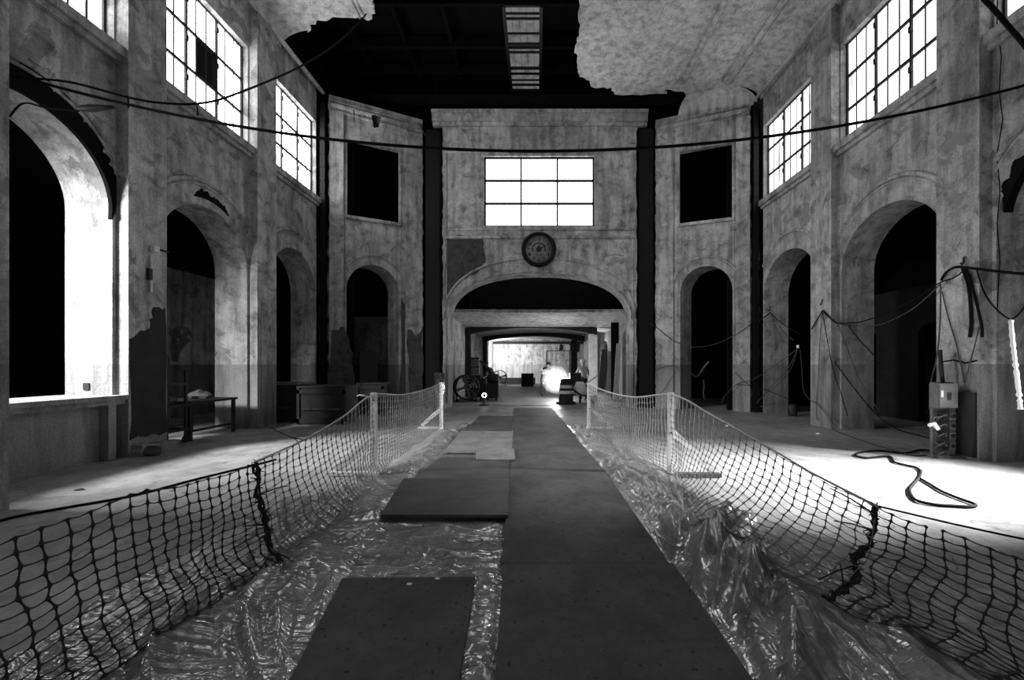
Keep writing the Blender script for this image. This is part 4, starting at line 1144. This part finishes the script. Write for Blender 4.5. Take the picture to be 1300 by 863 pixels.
    if clothes.get('vest'):
        a, b = Vector(J['chest']), Vector(J['belly'])
        mb = MB(); n = 18; vs = []
        rows_ = [(a+(Vector(J['neck'])-a)*.45, .15), (a, .20), (a.lerp(b, .5), .19), (b, .175)]
        for c, r in rows_:
            for k in range(n):
                q = 2*math.pi*k/n; vs.append(L0+T(c+Vector((r*1.12*math.cos(q), r*.92*math.sin(q), 0))))
        mb.add(vs, [(i*n+k, i*n+(k+1) % n, (i+1)*n+(k+1) % n, (i+1)*n+k) for i in range(3) for k in range(n)], True)
        ve = mb.build('vest', 'vest', root)
        mb = MB()
        for i in (-1, 1):
            mb.bar(L0+T(a+Vector((i*.10, .17, .08))), L0+T(b+Vector((i*.02, .185, -.0))), .05, .02); mb.bar(L0+T(a+Vector((i*.10, -.20, .08))), L0+T(b+Vector((-i*.06, -.185, 0))), .05, .02)
        mb.build('reflective_band', 'paper', ve)
    return root
stand = dict(pelvis=(0,0,.94), belly=(0,.0,1.10), chest=(0,.01,1.30), neck=(0,.01,1.47), head0=(0,.02,1.54), head1=(0,.03,1.63), head2=(0,.02,1.72),
  sh_l=(-.19,.0,1.40), el_l=(-.26,.02,1.14), wr_l=(-.20,.2,.98), sh_r=(.19,0,1.40), el_r=(.26,.02,1.14), wr_r=(.20,.2,.98),
  hip_l=(-.10,0,.90), kn_l=(-.11,.03,.49), an_l=(-.12,-.02,.085), hip_r=(.10,0,.90), kn_r=(.11,.03,.49), an_r=(.12,-.02,.085))
bend = dict(stand); bend.update(belly=(0,.08,1.10), chest=(0,.20,1.27), neck=(0,.30,1.42), head0=(0,.35,1.48), head1=(0,.41,1.56), head2=(0,.42,1.65),
  sh_l=(-.19,.24,1.35), el_l=(-.25,.36,1.10), wr_l=(-.13,.55,.98), sh_r=(.19,.24,1.35), el_r=(.25,.36,1.10), wr_r=(.13,.55,.98))
person('worker in a white hard hat and pale shirt seen from behind by the dark cart', (1.98, 17.9, 0), math.radians(20), {**stand, 'el_l': (-.34, .0, 1.18), 'wr_l': (-.22, .22, 1.12)}, dict(top='cloth_pale', legs='cloth_dark', head='helmet'))
person('worker in a reflective vest leaning over beside the bright flash', (.28, 19.9, 0), math.radians(-35), bend, dict(top='cloth_dark', legs='cloth_dark', head='cap', vest=True))
person('worker in dark clothes and cap leaning at the machinery on the left', (-1.98, 18.6, 0), math.radians(70), bend, dict(top='cloth_dark', legs='cloth_dark', head='cap'))

# ------------------------------------------------------------------ things in the tunnel
# traffic drum
root = thing('traffic_drum', 'dark striped traffic drum standing right of the bright flash', 'drum', (1.10, 16.1, 0))
mb = MB(); mb.lathe([(.30, .10), (.285, .12), (.285, .35), (.265, .36), (.265, .58), (.245, .59), (.245, .80), (.22, .81), (.22, .98), (.19, 1.0), (.05, 1.01)], (1.10, 16.1, 0), 24); mb.build('drum_body', 'dark', root)
mb = MB(); mb.lathe([(.38, .0), (.40, .04), (.37, .10), (.30, .11)], (1.10, 16.1, 0), 24); mb.build('rubber_base', 'dark', root)
for z, r in ((.48, .268), (.70, .248), ):
    mb = MB(); mb.lathe([(r, -.06), (r+.003, -.055), (r+.003, .055), (r, .06)], (1.10, 16.1, z), 24, 'z', False); mb.build('reflective_band', 'white', root)
mb = MB(); mb.tube([(1.0, 16.1, 1.0), (1.02, 16.1, 1.08), (1.18, 16.1, 1.08), (1.2, 16.1, 1.0)], .018, 6); mb.build('handle', 'dark', root)
def drum_fan(label, x, y, r, dep, yaw, zc, mat, bladed=True):
    root = thing('drum_fan', label, 'fan', (x, y, 0))
    ca, sa = math.cos(yaw), math.sin(yaw)
    def rot(mb): mb.v = [Vector((x+(p.x-x)*ca-(p.y-y)*sa, y+(p.x-x)*sa+(p.y-y)*ca, p.z)) for p in mb.v]
    c = (x, y, zc)
    def part(nm, mb, m): rot(mb); return mb.build(nm, m, root)
    mb = MB(); mb.lathe([(r*.95, -dep/2), (r*1.02, -dep/2-.03), (r*1.05, -dep/2), (r, -dep/2+.05), (r, dep/2-.05), (r*1.05, dep/2), (r*1.02, dep/2+.03), (r*.95, dep/2), (r*.95, -dep/2)], c, 36, 'y', False); part('housing', mb, mat)
    mb = MB()
    for q in (.25, .5, .75, .95): mb.tube([(x+r*q*math.cos(k*math.pi/18), y-dep/2-.02, zc+r*q*math.sin(k*math.pi/18)) for k in range(36)], .008, 4, closed=True)
    for k in range(8): a = k*math.pi/4; mb.bar((x+.05*math.cos(a), y-dep/2-.02, zc+.05*math.sin(a)), (x+r*math.cos(a), y-dep/2-.02, zc+r*math.sin(a)), .012)
    part('guard', mb, 'metal')
    mb = MB(); mb.lathe([(.06, -dep/2+.02), (.10, -dep/4), (.11, dep/4), (.06, dep/3)], c, 14, 'y'); part('motor', mb, 'dark')
    for k in range(4):
        a0 = k*math.pi/2+.3; mb = MB(); vs = []
        for q, w in ((.12, .10), (.5*r, .22*r), (.9*r, .34*r)):
            for s in (-1, 1): vs.append((x+q*math.cos(a0)-s*w*.5*math.sin(a0), y-.02+s*.06, zc+q*math.sin(a0)+s*w*.5*math.cos(a0)))
        vs += [(p[0], p[1]+.01, p[2]) for p in vs]
        mb.add(vs, [(0,1,3,2),(2,3,5,4),(6,8,9,7),(8,10,11,9),(0,2,8,6),(2,4,10,8),(1,7,9,3),(3,9,11,5),(4,5,11,10),(0,6,7,1)]); part('blade', mb, 'metal')
    mb = MB()
    for s in (-1, 1):
        mb.tube([(x+s*r*.8, y-dep/2, .04), (x+s*r*.8, y+dep/2, .04)], .03, 6); mb.bar((x+s*r*.8, y, .04), (x+s*r*.85, y, zc-r*.5), .05)
    part('stand', mb, 'dark'); return root
drum_fan('big black round drum fan on the floor behind the farther left post', -3.0, 17.2, .50, .42, math.radians(24), .62, 'dark')
drum_fan('smaller round fan shining against the bright back wall', -2.85, 30.5, .52, .35, 0, .62, 'dark')
# stacked case cart with a warning triangle
root = thing('machine_cart', 'dark machine with two stacked grey boxes beside the left tunnel wall', 'machine', (-2.72, 18.0, 0))
mb = MB(); mb.box(-3.1, -2.3, 17.7, 18.4, .15, .95); mb.box(-2.95, -2.5, 17.8, 18.2, .95, 1.1); mb.build('chassis', 'dark', root)
for z0, z1 in ((1.12, 1.46), (1.50, 1.84)):
    mb = MB(); mb.box(-2.92, -2.58, 17.85, 18.15, z0, z1); bxo = mb.build('grey_box', 'mid', root)
    mb = MB(); mb.box(-2.93, -2.57, 17.84, 18.16, z1-.03, z1+.03); mb.build('lid', 'dark', bxo)
mb = MB(); mb.box(-3.0, -2.94, 17.95, 18.05, .95, 2.3); mb.build('mast', 'dark', root)
for x in (-2.95, -2.45):
    for y in (17.72, 18.36):
        mb = MB(); mb.lathe([(.10, -.05), (.16, -.04), (.16, .04), (.10, .05)], (x, y, .165), 18, 'x'); mb.build('wheel', 'dark', root)
mb = MB(); mb.tube([(-2.55, 17.9, 1.72), (-2.3, 18.1, 1.52), (-2.1, 18.35, 1.36)], .035, 7); mb.build('boom', 'dark', root)
mb = MB()
tri = [Vector((-2.92, 17.95, 1.88)), Vector((-2.56, 17.95, 1.88)), Vector((-2.74, 17.95, 2.16))]
for a, b in zip(tri, tri[1:]+tri[:1]): mb.bar(a, b, .05, .03)
o = mb.build('warning_triangle', 'white', None, off=(-2.74, 17.95, 1.88)); tag(o, 'small white warning triangle standing on the stacked grey boxes', 'sign')
root = thing('engine_unit', 'low black engine unit beside the worker in dark clothes', 'machine', (-2.05, 17.9, 0))
mb = MB(); mb.box(-2.22, -1.72, 17.6, 18.3, .12, .75); mb.build('casing', 'dark', root)
mb = MB(); mb.lathe([(.16, -.25), (.2, -.2), (.2, .2), (.16, .25)], (-1.96, 17.95, .95), 16, 'x'); mb.build('tank', 'dark', root)
for x in (-2.16, -1.8):
    mb = MB(); mb.lathe([(.08, -.04), (.13, -.03), (.13, .03), (.08, .04)], (x, 17.7, .13), 16, 'x'); mb.build('wheel', 'dark', root)
root = thing('work_lamp', 'small work lamp glinting on the floor in front of the drum fan', 'lamp', (-2.05, 15.6, 0))
mb = MB(); mb.lathe([(.20, 0), (.20, .04), (.05, .07), (.04, .3)], (-2.05, 15.6, 0), 16); mb.build('base', 'dark', root)
mb = MB(); mb.lathe([(.05, -.12), (.10, -.05), (.12, .04), (.11, .05)], (-2.03, 15.55, .40), 14, 'y'); mb.build('hood', 'dark', root)
mb = MB(); mb.lathe([(.085, -.02), (.075, -.045), (.001, -.055)], (-2.03, 15.50, .40), 14, 'y', False); mb.build('reflector', 'lamp', root)
# crates on the tunnel floor
def crate(label, x, y, w, d, h, mat='beam'):
    root = thing('wooden_crate', label, 'crate', (x, y, 0))
    mb = MB(); mb.box(x-w/2+.02, x+w/2-.02, y-d/2+.02, y+d/2-.02, .02, h-.02); mb.build('box', mat, root)
    mb = MB()
    for z in (.06, h/2, h-.06): mb.box(x-w/2, x+w/2, y-d/2-.005, y-d/2+.02, z-.05, z+.05)
    for s in (-1, 1): mb.box(x+s*w/2-.04, x+s*w/2+.04, y-d/2-.02, y-d/2+.02, 0, h)
    mb.build('batten', mat, root)
crate('dark crate standing alone before the bright tunnel back wall', -.75, 29.5, .8, .6, .95)
crate('long low dark crate under the bright back wall, right of the small fan', -1.85, 32.3, 3.2, .5, .55)
# cart, sack and handle right of the drum
root = thing('hand_cart', 'dark hand cart with a long pale handle beside the striped drum', 'cart', (1.55, 16.8, 0))
mb = MB(); mb.box(1.30, 1.74, 16.5, 17.2, .30, 1.22); mb.build('load_box', 'dark', root)
for x in (1.36, 1.70):
    mb = MB(); mb.lathe([(.1, -.04), (.18, -.03), (.18, .03), (.1, .04)], (x, 16.6, .18), 18, 'x'); mb.build('wheel', 'dark', root)
mb = MB(); mb.tube([(1.72, 16.55, .62), (2.35, 16.2, 1.12)], .03, 7); mb.build('handle', 'white', root)
mb = MB(); n = 20; vs = []
for k, (z, w, d) in enumerate(((.86, .15, .10), (.80, .19, .13), (.66, .24, .15), (.50, .28, .16), (.38, .25, .13), (.33, .12, .06))):
    for j in range(n):
        q = 2*math.pi*j/n; rr_ = 1+.12*noise.noise(Vector((math.cos(q)*2, math.sin(q)*2, z*4)))
        vs.append((1.66+w*rr_*math.cos(q)+.12*(.6-z)*0, 16.3+d*rr_*math.sin(q), z+.03*math.sin(3*q+k)))
mb.add(vs, [(i*n+j, i*n+(j+1) % n, (i+1)*n+(j+1) % n, (i+1)*n+j) for i in range(5) for j in range(n)]+[tuple(range(n)), tuple(5*n+j for j in range(n))], True)
tag(mb.build('white_sack', 'paper', None, off=(1.66, 16.3, .33)), 'white sack slung on the front of the dark hand cart', 'sack')
cable('dark hose hanging under the white sack to the farther right post', [Vector(p) for p in ((1.35, 16.1, .62), (1.5, 16.05, .48), (1.72, 16.0, .36), (1.95, 16.0, .30), (2.2, 16.05, .03))], .03, 'cable', 'hose', None, 6, 'hose')
# leaning pale planks and plastic drapes along the right tunnel wall
for i, (a, b, w, mt) in enumerate((((3.45, 18.2, .05), (3.62, 18.3, 2.5), .22, 'white'), ((3.45, 20.0, .05), (3.58, 20.0, 2.2), .3, 'mid'), ((3.45, 22.4, .05), (3.66, 22.5, 2.4), .35, 'dark'))):
    mb = MB(); mb.bar(a, b, w, .04, (0, 1, 0)); tag(mb.build('leaning_plank', mt, None, off=a), ['white plank leaning on the right tunnel wall nearest the arch', 'grey plank leaning on the right tunnel wall past the white one', 'dark plank leaning deepest on the right tunnel wall'][i], 'plank')
mb = MB(); vs = []; fs = []
for i in range(13):
    for j in range(9):
        t = i/12; vs.append((-3.35+.35*t+.05*math.sin(i*1.3), 13.2+.2*math.sin(i*.9)+.05*j*noise.noise(Vector((i*.6, j*.5, 2))), .0+1.3*j/8+(.05*noise.noise(Vector((i*.7, j*.6, 5))) if j else 0)))
for i in range(12):
    for j in range(8): q = i*9+j; fs.append((q, q+1, q+10, q+9))
mb.add(vs, fs, True); tag(mb.build('crumpled_plastic', 'plastic', None, off=(-3.2, 13.2, .05)), 'crumpled pale plastic hanging beside the farther left post', 'plastic')
# sketches on the tunnel's back wall: a dark framed rectangle and two dark blotches (worn paint)
mb = MB(); fmTB = lambda s, z, d: Vector((s, 33.6+d, z))
for a, b in (((.7, .7), (.7, 2.7)), ((.7, 2.7), (2.6, 2.7)), ((2.6, 2.7), (2.6, .7))): mb.bar(fmTB(*a, -.02), fmTB(*b, -.02), .06, .04, (0, 1, 0))
ragged(mb, fmTB, [(1.75, 2.75), (2.05, 2.75), (2.1, 3.1), (1.9, 3.35), (1.75, 3.1)], -.01, .01, .04, 3)
ragged(mb, fmTB, [(2.6, 2.7), (3.4, 2.6), (3.5, 3.2), (3.1, 3.5), (2.6, 3.3)], -.01, .01, .06, 3)
trim(mb, 'beam')
# pale concrete threshold under the arch
mb = MB(); mb.box(-3.64, 3.74, 15.5, 16.9, .0, .012); struct('floor_threshold', mb, 'floor')
mb = MB(); mb.box(-3.64, 3.74, 16.9, 33.6, .0, .010); struct('floor_tunnel', mb, 'dirtfloor')

# cutting flash: ball sized to its glare, short jet, added volume for the halo
fl = Vector((.78, 18.3, .86))
m, nt, out = nodes('flash_halo'); vsn = N(nt, 'ShaderNodeVolumeScatter'); vsn.inputs['Density'].default_value = .30; vsn.inputs['Anisotropy'].default_value = .2
vsn.inputs[0].default_value = g(.95); nt.links.new(vsn.outputs[0], out.inputs['Volume']); M['glare_halo'] = m
mb = MB(); mb.lathe([(.02, -.62), (.34, -.52), (.56, -.28), (.64, 0), (.58, .30), (.36, .58), (.02, .70)], fl, 28)
tag(mb.build('halo_volume', 'glare_halo', None, off=fl), 'thin scattering volume added as a glare halo around the bright cutting flash', 'glare_halo', None, 'stuff')
root = thing('cutting_torch', 'white-hot cutting flash between the leaning worker and the striped drum', 'torch', fl)
mb = MB(); mb.lathe([(.01, -.22), (.12, -.19), (.19, -.11), (.22, 0), (.19, .11), (.12, .19), (.01, .22)], fl, 18); mb.build('flash_core', 'flash', root)
mb = MB(); mb.tube([fl+Vector((.1, 0, .05)), fl+Vector((.4, 0, .09)), fl+Vector((.8, 0, .12))], [.05, .03, .008], 7); mb.tube([fl+Vector((-.1, 0, 0)), fl+Vector((-.5, .05, .02))], [.03, .01], 6); mb.build('spark_jet', 'lamp', root)
mb = MB(); mb.tube([fl+Vector((-.12, .2, .02)), fl+Vector((-.3, 1.0, .12))], .02, 6); mb.build('torch_handle', 'dark', root)

# ------------------------------------------------------------------ light
def area(name, loc, target, sx, sy, power, spread=180):
    L = bpy.data.lights.new(name, 'AREA'); L.shape = 'RECTANGLE'; L.size, L.size_y = sx, sy; L.energy = power; L.spread = math.radians(spread)
    o = bpy.data.objects.new(name, L); COL.objects.link(o); o.location = loc
    o.rotation_euler = (Vector(target)-Vector(loc)).to_track_quat('-Z', 'Y').to_euler(); return o
def point(name, loc, power, r=.1):
    L = bpy.data.lights.new(name, 'POINT'); L.energy = power; L.shadow_soft_size = r
    o = bpy.data.objects.new(name, L); COL.objects.link(o); o.location = loc; return o
area('fill_rear_middle', (0, -7.2, 2.6), (0, 6, 1.2), 3.0, 4.4, 34)  # unseen fill lamps added behind the camera for frontal light
area('fill_rear_left', (-4.3, -7.2, 2.4), (-2, 6, 1.5), 2.4, 4, 20)
area('fill_rear_right', (4.3, -7.2, 2.4), (2, 6, 1.5), 2.4, 4, 20)
area('daylight_left_aisle', (-9.7, 4.4, 4.0), (-5.7, 6.9, 1.7), 1.2, 1.2, 250, 88)
area('daylight_right_door', (9.6, 4.35, 3.7), (4.6, 5.5, 0), .7, .7, 215, 42)
point('cutting_flash', fl+Vector((0, -.75, .1)), 16, .12)
area('tunnel_wall_fill', (-3.1, 30.3, 2.5), (-2.4, 33.6, 1.9), .8, 1.4, 200)  # added lamp, brightens the left of the back wall; no opening there
area('tunnel_lamp', (0.2, 23.5, 2.9), (0, 18, 1), 3.0, 1.0, 10)
area('tunnel_side', (3.5, 23.3, 1.9), (2.8, 20.7, 1.5), .8, 1.6, 60)
wd = bpy.data.worlds.new('overcast'); scene.world = wd; wd.use_nodes = True
wd.node_tree.nodes['Background'].inputs[0].default_value = g(.8); wd.node_tree.nodes['Background'].inputs[1].default_value = .004

# ------------------------------------------------------------------ camera
cam = bpy.data.cameras.new('camera'); co = bpy.data.objects.new('camera', cam); COL.objects.link(co)
co.location = (0, 0, H); co.rotation_euler = (math.pi/2, 0, 0)
cam.sensor_width = 36; cam.sensor_fit = 'HORIZONTAL'; cam.lens = F*36/1300
cam.shift_x = (650-CX)/1300; cam.shift_y = (CY-431.5)/1300
cam.clip_start = .05; cam.clip_end = 200
scene.camera = co
vs = scene.view_settings
scene.display_settings.display_device = 'sRGB'
vs.view_transform = 'Standard'; vs.look = 'None'; vs.gamma = 1; vs.use_curve_mapping = False; vs.exposure = .62
